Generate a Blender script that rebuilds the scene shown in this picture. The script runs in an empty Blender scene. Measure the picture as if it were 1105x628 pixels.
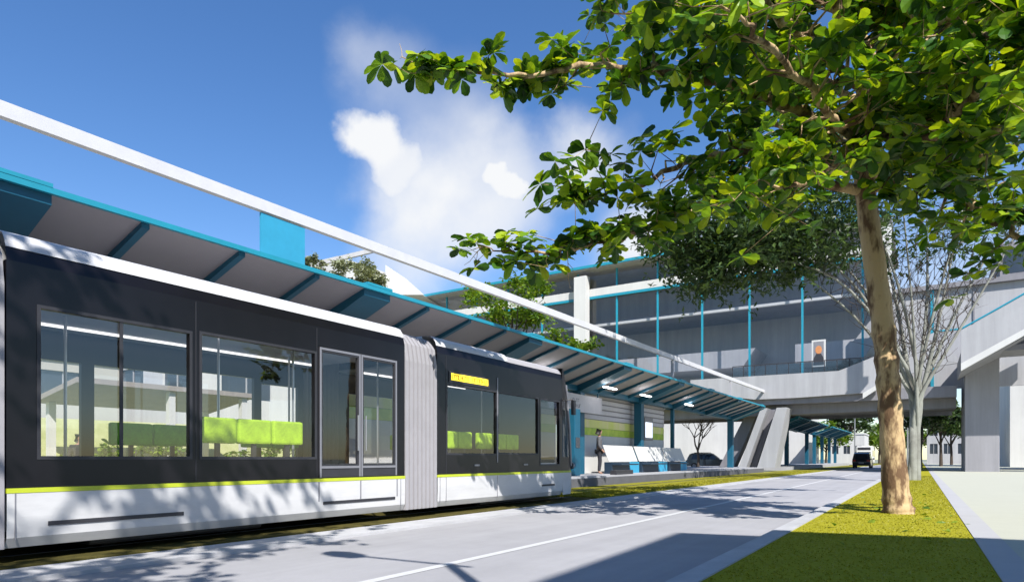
import bpy, bmesh, math, random
import numpy as np
from mathutils import Vector, Matrix

random.seed(7); rng = np.random.default_rng(11)
S = bpy.context.scene
COL = S.collection
V3 = Vector
PI = math.pi
rad = math.radians

# ------------------------------------------------------------------ camera model (measured from the photograph)
EYE = 1.07; FOC = 700.0; CX = 552.5; HY = 495.0; YAW = rad(32.6)
SA, CA = math.sin(YAW), math.cos(YAW)
def at_depth(x, y, z):
    xc = (x-CX)/FOC*z
    return V3((xc*CA - z*SA, xc*SA + z*CA, EYE + (HY-y)/FOC*z))
def at_Y(x, y, Y):
    return at_depth(x, y, Y/(CA + (x-CX)/FOC*SA))
def direction(x, y):
    return (at_depth(x, y, 1.0) - V3((0, 0, EYE))).normalized()
SUN = V3((.765, -.644, 1.0)).normalized()      # towards the sun

# ------------------------------------------------------------------ materials
def new_mat(name):
    m = bpy.data.materials.new(name); m.use_nodes = True
    nt = m.node_tree; b = nt.nodes['Principled BSDF']
    return m, nt, b
def mat(name, col, rough=.6, metal=0, var=.12, scale=3.0, bump=0., bscale=40., spec=.5, col2=None, detail=6, stretch=None, coat=0):
    m, nt, b = new_mat(name); L = nt.links
    tc = nt.nodes.new('ShaderNodeTexCoord')
    src = tc.outputs['Object']
    if stretch:
        mp = nt.nodes.new('ShaderNodeMapping'); mp.inputs['Scale'].default_value = stretch
        L.new(src, mp.inputs[0]); src = mp.outputs[0]
    n = nt.nodes.new('ShaderNodeTexNoise'); n.inputs['Scale'].default_value = scale; n.inputs['Detail'].default_value = detail
    n.inputs['Roughness'].default_value = .65
    L.new(src, n.inputs['Vector'])
    r = nt.nodes.new('ShaderNodeValToRGB')
    c = np.array(col[:3]); d = np.array(col2[:3]) if col2 else c*(1+var)
    c0 = c if col2 else c*(1-var)
    r.color_ramp.elements[0].position = .32; r.color_ramp.elements[1].position = .68
    r.color_ramp.elements[0].color = (*c0, 1); r.color_ramp.elements[1].color = (*d, 1)
    L.new(n.outputs['Fac'], r.inputs[0]); L.new(r.outputs[0], b.inputs['Base Color'])
    b.inputs['Roughness'].default_value = rough; b.inputs['Metallic'].default_value = metal
    b.inputs['Specular IOR Level'].default_value = spec
    if coat: b.inputs['Coat Weight'].default_value = coat; b.inputs['Coat Roughness'].default_value = .05
    if bump:
        n2 = nt.nodes.new('ShaderNodeTexNoise'); n2.inputs['Scale'].default_value = bscale; n2.inputs['Detail'].default_value = 8
        L.new(src, n2.inputs['Vector'])
        bp = nt.nodes.new('ShaderNodeBump'); bp.inputs['Strength'].default_value = bump; bp.inputs['Distance'].default_value = .02
        L.new(n2.outputs['Fac'], bp.inputs['Height']); L.new(bp.outputs[0], b.inputs['Normal'])
    return m
def emit(name, col, s):
    m, nt, b = new_mat(name)
    b.inputs['Base Color'].default_value = (*col, 1); b.inputs['Emission Color'].default_value = (*col, 1)
    b.inputs['Emission Strength'].default_value = s
    return m
def glass(name, tint, refl=1.0, rough=.02, base=.05):
    m, nt, b = new_mat(name); L = nt.links; nt.nodes.remove(b)
    out = nt.nodes['Material Output']
    t = nt.nodes.new('ShaderNodeBsdfTransparent'); t.inputs[0].default_value = (*tint, 1)
    g = nt.nodes.new('ShaderNodeBsdfGlossy'); g.inputs['Roughness'].default_value = rough
    f = nt.nodes.new('ShaderNodeLayerWeight'); f.inputs[0].default_value = .5       # facing: the same from both sides of the pane
    pw = nt.nodes.new('ShaderNodeMath'); pw.operation = 'POWER'; pw.inputs[1].default_value = 4.5; L.new(f.outputs['Facing'], pw.inputs[0])
    ml = nt.nodes.new('ShaderNodeMath'); ml.operation = 'MULTIPLY_ADD'; ml.inputs[1].default_value = .9*refl; ml.inputs[2].default_value = base; ml.use_clamp = True
    mx = nt.nodes.new('ShaderNodeMixShader')
    L.new(pw.outputs[0], ml.inputs[0]); L.new(ml.outputs[0], mx.inputs[0]); L.new(t.outputs[0], mx.inputs[1]); L.new(g.outputs[0], mx.inputs[2])
    L.new(mx.outputs[0], out.inputs[0])
    return m
def leafmat(name, cols, trans, tw=.4):
    m, nt, b = new_mat(name); L = nt.links; out = nt.nodes['Material Output']
    g = nt.nodes.new('ShaderNodeNewGeometry')
    r = nt.nodes.new('ShaderNodeValToRGB')
    els = r.color_ramp.elements
    els[0].color = (*cols[0], 1); els[1].color = (*cols[-1], 1)
    for i, c in enumerate(cols[1:-1]):
        e = els.new((i+1)/(len(cols)-1)); e.color = (*c, 1)
    L.new(g.outputs['Random Per Island'], r.inputs[0]); L.new(r.outputs[0], b.inputs['Base Color'])
    b.inputs['Roughness'].default_value = .45; b.inputs['Specular IOR Level'].default_value = .35
    t = nt.nodes.new('ShaderNodeBsdfTranslucent')
    mul = nt.nodes.new('ShaderNodeMix'); mul.data_type = 'RGBA'; mul.blend_type = 'MULTIPLY'; mul.inputs[0].default_value = 1
    L.new(r.outputs[0], mul.inputs[6]); mul.inputs[7].default_value = (*trans, 1)
    L.new(mul.outputs[2], t.inputs[0])
    mx = nt.nodes.new('ShaderNodeMixShader'); mx.inputs[0].default_value = tw
    L.new(b.outputs[0], mx.inputs[1]); L.new(t.outputs[0], mx.inputs[2]); L.new(mx.outputs[0], out.inputs[0])
    return m

M = {}
M['road']  = mat('concrete_road', (.365,.36,.375), .85, var=.09, scale=.55, bump=.25, bscale=60, detail=10)
M['line']  = mat('white_road_paint', (.56,.56,.56), .6, var=.06, scale=9)
M['kerb']  = mat('kerb_concrete', (.46,.46,.475), .8, var=.08, scale=2.5, bump=.2)
M['grass'] = mat('olive_lawn', (.275,.258,.015), .95, scale=1.6, col2=(.33,.305,.02), bump=.35, bscale=90, spec=.1, detail=10)
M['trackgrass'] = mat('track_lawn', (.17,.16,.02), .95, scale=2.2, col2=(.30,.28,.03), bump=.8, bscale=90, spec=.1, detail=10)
M['plaza'] = mat('pale_paving', (.46,.46,.375), .85, var=.07, scale=.5, bump=.15, detail=9)
M['pave2'] = mat('lilac_paving', (.40,.395,.40), .85, var=.05, scale=.9, bump=.15)
M['ground']= mat('dry_ground', (.22,.23,.17), .95, var=.15, scale=.08, bump=.3)
M['black'] = mat('black_gloss_panel', (.007,.0062,.0085), .3, var=.2, scale=1.5, spec=.36)
M['white'] = mat('white_skirt_paint', (.58,.58,.59), .4, var=.04, scale=1.2, stretch=(1,.35,1.6))
M['roofw'] = mat('pale_roof_paint', (.56,.56,.575), .45, var=.05, scale=2)
M['lime']  = mat('lime_stripe_paint', (.47,.54,.03), .45, var=.05)
M['seat']  = mat('lime_seat_fabric', (.36,.56,.02), .75, var=.22, scale=6, bump=.3)
M['seatdk']= mat('green_seat_fabric', (.24,.62,.05), .75, var=.2, scale=6, bump=.3)
M['bellow']= mat('grey_bellows_rubber', (.33,.32,.34), .65, var=.06)
M['frame'] = mat('pale_grey_door_frame', (.25,.25,.28), .35, metal=.3, var=.05)
M['dark']  = mat('dark_grey_metal', (.03,.03,.036), .5, var=.15)
M['inter'] = mat('interior_grey', (.55,.55,.58), .6, var=.05)
M['floor'] = mat('interior_floor', (.12,.12,.13), .7, var=.1)
M['pole']  = mat('satin_steel', (.55,.55,.57), .3, metal=.8, var=.03)
M['glass'] = glass('tram_glass', (.95,.95,.955), 1.1, base=.10)
M['winds'] = glass('windscreen_glass', (.35,.36,.40), 1.3)
M['hallglass'] = glass('hall_glass', (.90,.905,.93), .6, base=.06)
M['clear'] = glass('clear_glass', (.8,.84,.86), 1.)
M['teal']  = mat('teal_painted_steel', (.006,.09,.155), .45, var=.08, scale=1.5)
M['cyan']  = mat('cyan_painted_edge', (.014,.24,.34), .45, var=.06)
M['cyanp'] = mat('cyan_panel', (.03,.29,.46), .5, var=.05)
M['navy']  = mat('navy_bench_paint', (.012,.03,.055), .5, var=.1)
M['bank']  = mat('pale_grass_bank', (.30,.32,.12), .95, scale=1.1, col2=(.42,.43,.22), bump=.8, bscale=40, spec=.1)
M['soffit']= mat('grey_soffit_panel', (.29,.265,.28), .7, var=.05, scale=.7)
def translucent(m, col, w):
    nt = m.node_tree; b = nt.nodes['Principled BSDF']; t = nt.nodes.new('ShaderNodeBsdfTranslucent'); t.inputs[0].default_value = (*col, 1)
    mx = nt.nodes.new('ShaderNodeMixShader'); mx.inputs[0].default_value = w
    nt.links.new(b.outputs[0], mx.inputs[1]); nt.links.new(t.outputs[0], mx.inputs[2]); nt.links.new(mx.outputs[0], nt.nodes['Material Output'].inputs[0]); return m
M['tealsheet'] = translucent(mat('teal_translucent_sheet', (.02,.22,.33), .4, var=.08), (.03,.36,.52), .5)
M['lamp']  = emit('lamp_white', (1,1,1), 6.)
M['inlamp']= emit('interior_lamp', (1,.98,.95), 1.0)
M['amber'] = emit('amber_display', (1,.72,.04), .75)
M['amberdk'] = mat('display_gap', (.22,.13,.01), .6)
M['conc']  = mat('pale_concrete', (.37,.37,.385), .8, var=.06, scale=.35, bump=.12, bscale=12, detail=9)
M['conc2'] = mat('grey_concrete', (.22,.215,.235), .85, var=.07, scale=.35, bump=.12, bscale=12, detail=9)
M['wwall'] = mat('white_render', (.56,.555,.54), .8, var=.04, scale=.3)
M['beige'] = mat('beige_render', (.42,.41,.37), .8, var=.06, scale=.3)
M['slat']  = mat('grey_slats', (.52,.49,.52), .6, var=.05)
M['slatdk']= mat('dark_slat_gap', (.26,.245,.26), .7, var=.05)
M['graph'] = mat('lime_graphic_band', (.62,.68,.10), .5, scale=1.1, col2=(.75,.66,.38), detail=3, stretch=(1,.7,.2))
M['graphg']= mat('green_graphic_band', (.30,.46,.04), .5, scale=1.6, col2=(.55,.64,.08), detail=3)
M['plat']  = mat('platform_paving', (.36,.36,.38), .8, var=.08, scale=.8)
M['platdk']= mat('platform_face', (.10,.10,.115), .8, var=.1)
M['bark']  = mat('pale_brown_bark', (.15,.09,.052), .9, scale=2.1, col2=(.50,.36,.20), bump=.9, bscale=14, detail=4, stretch=(1.6,1.6,.55), spec=.2)
M['bark2'] = mat('grey_smooth_bark', (.16,.155,.135), .8, scale=1.2, col2=(.30,.305,.265), bump=.4, bscale=10, spec=.2)
M['bark3'] = mat('dark_bark', (.06,.045,.035), .9, var=.25, bump=.6, bscale=10)
M['leaf']  = leafmat('broad_leaves', [(.018,.055,.012),(.05,.14,.014),(.19,.34,.014),(.38,.47,.018)], (1.7,1.5,.42), .37)
M['leaf2'] = leafmat('fine_leaves', [(.02,.045,.015),(.04,.075,.02),(.075,.12,.025)], (1.2,1.2,.5), .3)
M['leaf3'] = leafmat('bright_leaves', [(.05,.12,.015),(.12,.22,.02),(.24,.32,.03)], (1.4,1.3,.5), .4)
M['leaf4'] = leafmat('grey_green_leaves', [(.19,.22,.12),(.27,.29,.17),(.36,.37,.24)], (1,1,.5), .25)
M['blade'] = leafmat('grass_blades', [(.28,.265,.015),(.31,.288,.018),(.335,.31,.021)], (1,1,.5), .25)
M['car']   = mat('dark_car_paint', (.018,.018,.022), .3, var=.1, coat=.6)
M['carg']  = mat('grey_car_paint', (.05,.05,.055), .3, var=.1, coat=.6)
M['busw']  = mat('white_bus_paint', (.72,.72,.72), .35, var=.04)
M['tyre']  = mat('tyre_rubber', (.015,.015,.016), .8, var=.1)
M['carglass'] = mat('car_window', (.02,.025,.03), .08, var=.1)
M['red']   = mat('tail_lamp_red', (.4,.02,.015), .25, var=.05)
M['skin']  = mat('skin', (.35,.2,.14), .6, var=.05)
M['hair']  = mat('dark_hair', (.015,.012,.01), .6, var=.2)
M['cloth'] = mat('dark_cloth', (.022,.022,.03), .85, var=.2, scale=14, bump=.3)
M['greytop'] = mat('grey_cloth', (.10,.10,.11), .85, var=.2, scale=14, bump=.3)
M['shirt'] = mat('pale_shirt', (.42,.42,.46), .85, var=.1, scale=14)
M['lampm'] = mat('lamp_post_grey', (.28,.29,.3), .45, metal=.3, var=.05)
M['poster']= mat('poster_print', (.20,.20,.22), .6, var=.1)
M['orange']= mat('orange_print', (.55,.22,.08), .6, var=.15)
M['brick'] = mat('brown_brick', (.28,.24,.21), .85, var=.1, scale=2, bump=.3)
M['win']   = mat('building_window', (.035,.045,.06), .1, var=.2, scale=.4)
M['ink']   = mat('faint_sign_ink', (.20,.19,.21), .7, var=.05)

def weather(m, scale, amt, lo=.35, hi=.7):
    nt = m.node_tree; L = nt.links; b = nt.nodes['Principled BSDF']
    src = b.inputs['Base Color'].links[0].from_socket
    tc = nt.nodes.new('ShaderNodeTexCoord'); mp = nt.nodes.new('ShaderNodeMapping'); mp.inputs['Scale'].default_value = scale
    n = nt.nodes.new('ShaderNodeTexNoise'); n.inputs['Scale'].default_value = 1; n.inputs['Detail'].default_value = 7; n.inputs['Roughness'].default_value = .7
    L.new(tc.outputs['Object'], mp.inputs[0]); L.new(mp.outputs[0], n.inputs['Vector'])
    r = nt.nodes.new('ShaderNodeMapRange'); r.inputs['From Min'].default_value = lo; r.inputs['From Max'].default_value = hi
    r.inputs['To Min'].default_value = 1; r.inputs['To Max'].default_value = 1-amt
    L.new(n.outputs['Fac'], r.inputs['Value'])
    mx = nt.nodes.new('ShaderNodeMix'); mx.data_type = 'RGBA'; mx.blend_type = 'MULTIPLY'; mx.inputs[0].default_value = 1
    L.new(src, mx.inputs[6]); L.new(r.outputs[0], mx.inputs[7]); L.new(mx.outputs[2], b.inputs['Base Color'])
for e, p in zip(M['bark'].node_tree.nodes['Color Ramp'].color_ramp.elements, (.44,.55)): e.position = p
weather(M['conc'], (1.6,1.6,.10), .20); weather(M['conc2'], (1.6,1.6,.10), .22); weather(M['wwall'], (1.2,1.2,.08), .12)
weather(M['road'], (1.3,.035,1), .16); weather(M['road'], (.25,.12,1), .14, .5, .75); weather(M['plaza'], (.5,.5,1), .12)
weather(M['white'], (1.5,1.2,5), .14, .45, .75); weather(M['kerb'], (2,.6,2), .2)

# ------------------------------------------------------------------ mesh building
ORG = {}
def finish(o, parent, org):
    COL.objects.link(o)
    ORG[o.name] = V3(org)
    if parent is not None:
        o.parent = parent; o.location = V3(org) - ORG[parent.name]
    else:
        o.location = V3(org)
def tag(o, label=None, cat=None, group=None, kind=None):
    if label: o['label'] = label
    if cat: o['category'] = cat
    if group: o['group'] = group
    if kind: o['kind'] = kind
    return o
def empty(name, loc, label, cat, group=None):
    o = bpy.data.objects.new(name, None); o.empty_display_size = .2
    finish(o, None, loc); return tag(o, label, cat, group)

class MB:
    def __init__(s): s.v = []; s.f = []
    def quad(s, *p):
        n = len(s.v); s.v += [V3(q) for q in p]; s.f.append(tuple(range(n, n+len(p))))
        return s
    def box(s, x0, x1, y0, y1, z0, z1):
        n = len(s.v)
        s.v += [V3((x, y, z)) for z in (z0, z1) for y in (y0, y1) for x in (x0, x1)]
        for f in ((0,2,3,1),(4,5,7,6),(0,1,5,4),(2,6,7,3),(0,4,6,2),(1,3,7,5)): s.f.append(tuple(n+i for i in f))
        return s
    def prism(s, poly, ext):
        n = len(s.v); k = len(poly); e = V3(ext)
        s.v += [V3(p) for p in poly] + [V3(p)+e for p in poly]
        s.f.append(tuple(range(n+k-1, n-1, -1))); s.f.append(tuple(range(n+k, n+2*k)))
        for i in range(k):
            j = (i+1) % k; s.f.append((n+i, n+j, n+k+j, n+k+i))
        return s
    def bar(s, a, b, w, h, up=(0,0,1)):
        a = V3(a); b = V3(b); d = (b-a).normalized(); u = V3(up)
        x = d.cross(u)
        if x.length < 1e-4: x = d.cross(V3((1,0,0)))
        x.normalize(); z = x.cross(d).normalized()
        c = [a + x*w/2*i + z*h/2*j for i, j in ((-1,-1),(1,-1),(1,1),(-1,1))]
        return s.prism(c, b-a)
    def tube(s, pts, rs, n=8, cap=True):
        pts = [V3(p) for p in pts]
        if not hasattr(rs, '__len__'): rs = [rs]*len(pts)
        base = len(s.v); ref = V3((.31, .17, .93))
        for i, p in enumerate(pts):
            d = (pts[min(i+1, len(pts)-1)] - pts[max(i-1, 0)])
            d = d.normalized() if d.length > 1e-6 else V3((0,0,1))
            x = d.cross(ref if abs(d.dot(ref)) < .95 else V3((1,0,0))).normalized(); y = d.cross(x)
            for k in range(n):
                a = 2*PI*k/n; s.v.append(p + (x*math.cos(a)+y*math.sin(a))*rs[i])
        for i in range(len(pts)-1):
            for k in range(n):
                a = base+i*n+k; b = base+i*n+(k+1) % n
                s.f.append((a, b, b+n, a+n))
        if cap:
            s.f.append(tuple(base+k for k in range(n-1, -1, -1))); s.f.append(tuple(base+(len(pts)-1)*n+k for k in range(n)))
        return s
    def strip(s, rows):
        n = len(s.v); k = len(rows[0])
        for r in rows: s.v += [V3(p) for p in r]
        for i in range(len(rows)-1):
            for j in range(k-1):
                a = n+i*k+j; s.f.append((a, a+1, a+k+1, a+k))
        return s
    def wall(s, P, U, Vv, N, u0, u1, v0, v1, holes, th):
        """a wall with rectangular openings: front, back and reveals"""
        P, U, Vv, N = V3(P), V3(U), V3(Vv), V3(N)
        us = sorted({u0, u1} | {h[i] for h in holes for i in (0, 1) if u0 < h[i] < u1})
        vs = sorted({v0, v1} | {h[i] for h in holes for i in (2, 3) if v0 < h[i] < v1})
        def solid(i, j):
            if i < 0 or j < 0 or i >= len(us)-1 or j >= len(vs)-1: return False
            a = (us[i]+us[i+1])/2; b = (vs[j]+vs[j+1])/2
            return not any(h[0] < a < h[1] and h[2] < b < h[3] for h in holes)
        pt = lambda u, v, d: P + U*u + Vv*v - N*d
        for i in range(len(us)-1):
            for j in range(len(vs)-1):
                if not solid(i, j): continue
                a, b, c, d = us[i], us[i+1], vs[j], vs[j+1]
                s.quad(pt(a,c,0), pt(b,c,0), pt(b,d,0), pt(a,d,0))
                s.quad(pt(a,c,th), pt(a,d,th), pt(b,d,th), pt(b,c,th))
                if not solid(i-1, j): s.quad(pt(a,c,0), pt(a,d,0), pt(a,d,th), pt(a,c,th))
                if not solid(i+1, j): s.quad(pt(b,c,0), pt(b,c,th), pt(b,d,th), pt(b,d,0))
                if not solid(i, j-1): s.quad(pt(a,c,0), pt(a,c,th), pt(b,c,th), pt(b,c,0))
                if not solid(i, j+1): s.quad(pt(a,d,0), pt(b,d,0), pt(b,d,th), pt(a,d,th))
        return s
    def build(s, name, m, parent=None, smooth=False, bevel=0, org=None, recalc=True):
        vs = np.array([tuple(p) for p in s.v])
        if org is None:
            mn, mx = vs.min(0), vs.max(0); org = ((mn[0]+mx[0])/2, (mn[1]+mx[1])/2, mn[2])
        me = bpy.data.meshes.new(name)
        me.from_pydata([tuple(p) for p in (vs-np.array(org))], [], s.f)
        if recalc or bevel:
            bm = bmesh.new(); bm.from_mesh(me)
            bmesh.ops.remove_doubles(bm, verts=bm.verts, dist=1e-5)
            bmesh.ops.recalc_face_normals(bm, faces=bm.faces)
            if bevel:
                bmesh.ops.bevel(bm, geom=[e for e in bm.edges if len(e.link_faces) == 2 and e.calc_face_angle(0) > .5],
                                offset=bevel, segments=2, profile=.6, affect='EDGES', clamp_overlap=True)
            bm.to_mesh(me); bm.free()
        if smooth:
            me.polygons.foreach_set('use_smooth', [True]*len(me.polygons))
            if smooth != 'all': me.set_sharp_from_angle(angle=rad(40))
        me.materials.append(m)
        o = bpy.data.objects.new(name, me); finish(o, parent, org)
        return o
def arrays(name, verts, faces, m, parent, org):
    me = bpy.data.meshes.new(name)
    me.from_pydata((verts-np.array(org)).tolist(), [], faces)
    me.materials.append(m)
    o = bpy.data.objects.new(name, me); finish(o, parent, org); return o
def kids(o): return list(o.children)
def copy_tree(o, parent=None):
    c = o.copy(); COL.objects.link(c)
    if parent is not None: c.parent = parent
    for ch in kids(o): copy_tree(ch, c)
    return c
def place(o, loc, rz=0, sc=1, label=None):
    o.location = loc; o.rotation_euler = (0, 0, rz); o.scale = (sc, sc, sc)
    if label: o['label'] = label
    return o
def text_strokes(mb, P, U, Vv, w, h, seed, d, n=5):
    """word of small upright strokes too far off to be read"""
    r = random.Random(seed); P = V3(P); U = V3(U); Vv = V3(Vv); N = U.cross(Vv)
    for i in range(n):
        a = w*i/n; b = a + w/n*.72
        for (p, q, t) in ((a, a, 1), (b, b, r.random()), (a, b, 2)):
            if t == 1 or (p == q and t > .45):
                mb.bar(P+U*p+N*.003, P+U*p+Vv*h+N*.003, d, .004, up=N)
            elif t == 2:
                z = r.choice((0, .5, 1)); mb.bar(P+U*p+Vv*h*z+N*.003, P+U*q+Vv*h*z+N*.003, .004, d, up=Vv)

# ------------------------------------------------------------------ foliage
def leaf_geo(w=.30, fold=.05, droop=.14):
    v = [(0,0,0),(.35,0,-fold*.6),(.72,0,-fold),(1,0,-droop),(.35,w*.62,fold),(.72,w,fold*.6-droop*.3),(.93,w*.6,-droop*.6),
         (.35,-w*.62,fold),(.72,-w,fold*.6-droop*.3),(.93,-w*.6,-droop*.6)]
    f = [(0,1,4),(0,7,1),(1,2,5,4),(1,7,8,2),(2,3,6,5),(2,8,9,3)]
    return np.array(v, float), f
def leaf_simple(w=.3):
    return np.array([(0,0,0),(.5,w,.03),(1,0,-.1),(.5,-w,.03)], float), [(0,3,2,1)]
def foliage(name, pts, size, m, parent, org, per=7, geo=None, tilt=(.05,.75), jitter=.0, r=rng):
    """leaf whorls at pts (n,3)"""
    lv, lf = geo if geo else leaf_geo()
    n = len(pts); k = n*per; nv = len(lv)
    az = (np.repeat(r.uniform(0, 2*PI, n), per) + np.tile(np.arange(per)*2*PI/per, n) + r.normal(0, .35, k))
    el = -r.uniform(tilt[0], tilt[1], k) + .35
    roll = r.normal(0, .35, k)
    sc = size*r.uniform(.65, 1.15, k)
    ca, sa, ce, se, cr, sr = np.cos(az), np.sin(az), np.cos(el), np.sin(el), np.cos(roll), np.sin(roll)
    X = np.stack([ca*ce, sa*ce, se], 1)
    Y0 = np.stack([-sa, ca, 0*ca], 1); Z0 = np.cross(X, Y0)
    Y = Y0*cr[:,None] + Z0*sr[:,None]; Z = np.cross(X, Y)
    # whorls as a whole lean a little
    ax = r.normal(0, .33, (n, 2)); tx = np.repeat(ax[:,0], per)[:,None]; ty = np.repeat(ax[:,1], per)[:,None]
    def lean(A): 
        B = A.copy(); B[:,2:3] += tx*A[:,0:1] + ty*A[:,1:2]; B[:,0:1] -= tx*A[:,2:3]; B[:,1:2] -= ty*A[:,2:3]; return B
    X, Y, Z = lean(X), lean(Y), lean(Z)
    P = np.repeat(pts, per, 0) + (r.normal(0, jitter, (k, 3)) if jitter else 0) + X*.04*size
    W = P[:,None,:] + sc[:,None,None]*(lv[None,:,0:1]*X[:,None,:] + lv[None,:,1:2]*Y[:,None,:] + lv[None,:,2:3]*Z[:,None,:])
    W = W.reshape(-1, 3)
    F = []
    for i in range(k):
        o = i*nv
        for f in lf: F.append(tuple(o+j for j in f))
    return arrays(name, W, F, m, parent, org)
def smooth_path(pts, n=6):
    """Catmull-Rom through points (each x,y,z,r)"""
    P = np.array(pts, float); out = []
    Q = np.vstack([2*P[0]-P[1], P, 2*P[-1]-P[-2]])
    for i in range(1, len(Q)-2):
        for t in np.linspace(0, 1, n, endpoint=False):
            a, b, c, d = Q[i-1], Q[i], Q[i+1], Q[i+2]
            out.append(.5*((2*b) + (c-a)*t + (2*a-5*b+4*c-d)*t*t + (3*b-a-3*c+d)*t**3))
    out.append(P[-1]); return np.array(out)

# ------------------------------------------------------------------ the setting: ground
def sx(Y): return -.007*max(0., Y-6)
YS = [-60,-30,-15,-5,0,5,10,15,20,25,30,36,42,50,60,70,80,95,110,130,160,220]
def sheet(name, x0, x1, z, m, ys=YS, curved=True, div=1):
    mb = MB()
    f = sx if curved else (lambda y: 0)
    rows = []
    for y in ys:
        rows.append([(x0+f(y)+(x1-x0)*i/div, y, z) for i in range(div+1)])
    mb.strip(rows)
    return tag(mb.build(name, m, org=(0,0,0)), kind='structure')
def slab(name, x0, x1, z0, z1, m, ys=YS, curved=True):
    mb = MB(); f = sx if curved else (lambda y: 0); rows = []
    for y in ys:
        a, b = x0+f(y), x1+f(y)
        rows.append([(a,y,z0),(a,y,z1),(b,y,z1),(b,y,z0)])
    mb.strip(rows); mb.quad(*rows[0]); mb.quad(*rows[-1])
    return tag(mb.build(name, m, org=(0,0,0), bevel=0), kind='structure')
g = MB(); g.strip([[(-900,y,-.03),(900,y,-.03)] for y in (-300, 0, 100, 1500)])
tag(g.build('ground', M['ground'], org=(0,0,0)), kind='structure')
sheet('road', -6.62, -1.74, 0, M['road'])
sheet('road_line', -4.16, -4.04, .004, M['line'])
slab('kerb', -1.75, -1.53, -.03, .10, M['kerb'])
slab('verge', -1.53, .52, -.03, .085, M['grass'])
slab('edge_paving', .52, .80, -.03, .095, M['pave2'])
slab('plaza_paving', .80, 60, -.03, .09, M['plaza'])
slab('track_margin', -7.28, -6.6, -.03, .035, M['kerb'])
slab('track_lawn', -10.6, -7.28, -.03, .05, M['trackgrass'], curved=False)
M['tramshade'] = mat('shaded_track_brown', (.05,.045,.014), .95, scale=5, col2=(.11,.092,.026), bump=.8, bscale=60, spec=.1)
slab('tram_shade_strip', -10.5, -7.272, .04, .054, M['tramshade'], ys=[-30,-15,0,5,10,15.5], curved=False)  # dark band along the tram: shade on the lawn, put into the colour
slab('station_platform', -16.0, -10.6, -.03, .42, M['plat'], ys=[-30,-10,0,10,20,30,40,52.5], curved=False)
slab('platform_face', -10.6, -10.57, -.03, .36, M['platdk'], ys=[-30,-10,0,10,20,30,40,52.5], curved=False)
slab('far_platform', -15.0, -10.6, -.03, .40, M['plat'], ys=[66,80,95,118], curved=False)
sheet('back_lawn', -60, -16.0, -.01, M['grass'], ys=[-40,0,40,58], curved=False)
bkm = MB(); bkm.prism([(-29.5,4,-.03),(-33,4,2.9),(-35.5,4,3.0),(-35.5,4,-.03)], (0,36,0)); tag(bkm.build('grass_bank', M['bank'], org=(0,0,0)), kind='structure')
sheet('far_road', -30, -16.5, -.012, M['road'], ys=[64,80,95,112], curved=False)
for x in (-8.1, -9.55):
    r = tag(MB().box(x-.035, x+.035, -60, 200, .04, .062).build('rail', M['dark'], org=(x,0,0)), 'flush steel rail set in the lawn of the tram track', 'rail', 'rails of the tram track')
    r['label'] = 'flush steel rail under the side of the tram towards the ' + ('road' if x > -9 else 'platform')

# loose grass blades of the verge and the near track edge
def blades(name, n, x0, x1, y0, y1, z, h):
    t = rng.uniform(0, 1, n)**1.6
    y = y0+(y1-y0)*t; x = rng.uniform(x0, x1, n) + np.array([sx(q) for q in y])
    a = rng.uniform(0, 2*PI, n); hh = h*rng.uniform(.4, 1.2, n)
    dx, dy = np.cos(a), np.sin(a); w = .006+.0006*y
    b = np.stack([x, y, np.full(n, z)], 1); sd = np.stack([dx*w, dy*w, 0*w], 1)
    tip = b + np.stack([-dy*hh*rng.normal(0,.6,n), dx*hh*rng.normal(0,.6,n), hh], 1)
    Vv = np.stack([b-sd, b+sd, tip], 1).reshape(-1, 3)
    return tag(arrays(name, Vv, [(3*i,3*i+1,3*i+2) for i in range(n)], M['blade'], None, (0,0,0)), 'short olive grass covering the verge beside the road' if x0 > -5 else 'short olive grass of the track lawn ahead of the tram', 'grass', kind='stuff')
blades('verge_grass', 30000, -1.5, .5, 4.5, 45, .085, .012)
blades('track_grass', 26000, -8.6, -7.30, 15.6, 60, .05, .045)

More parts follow.
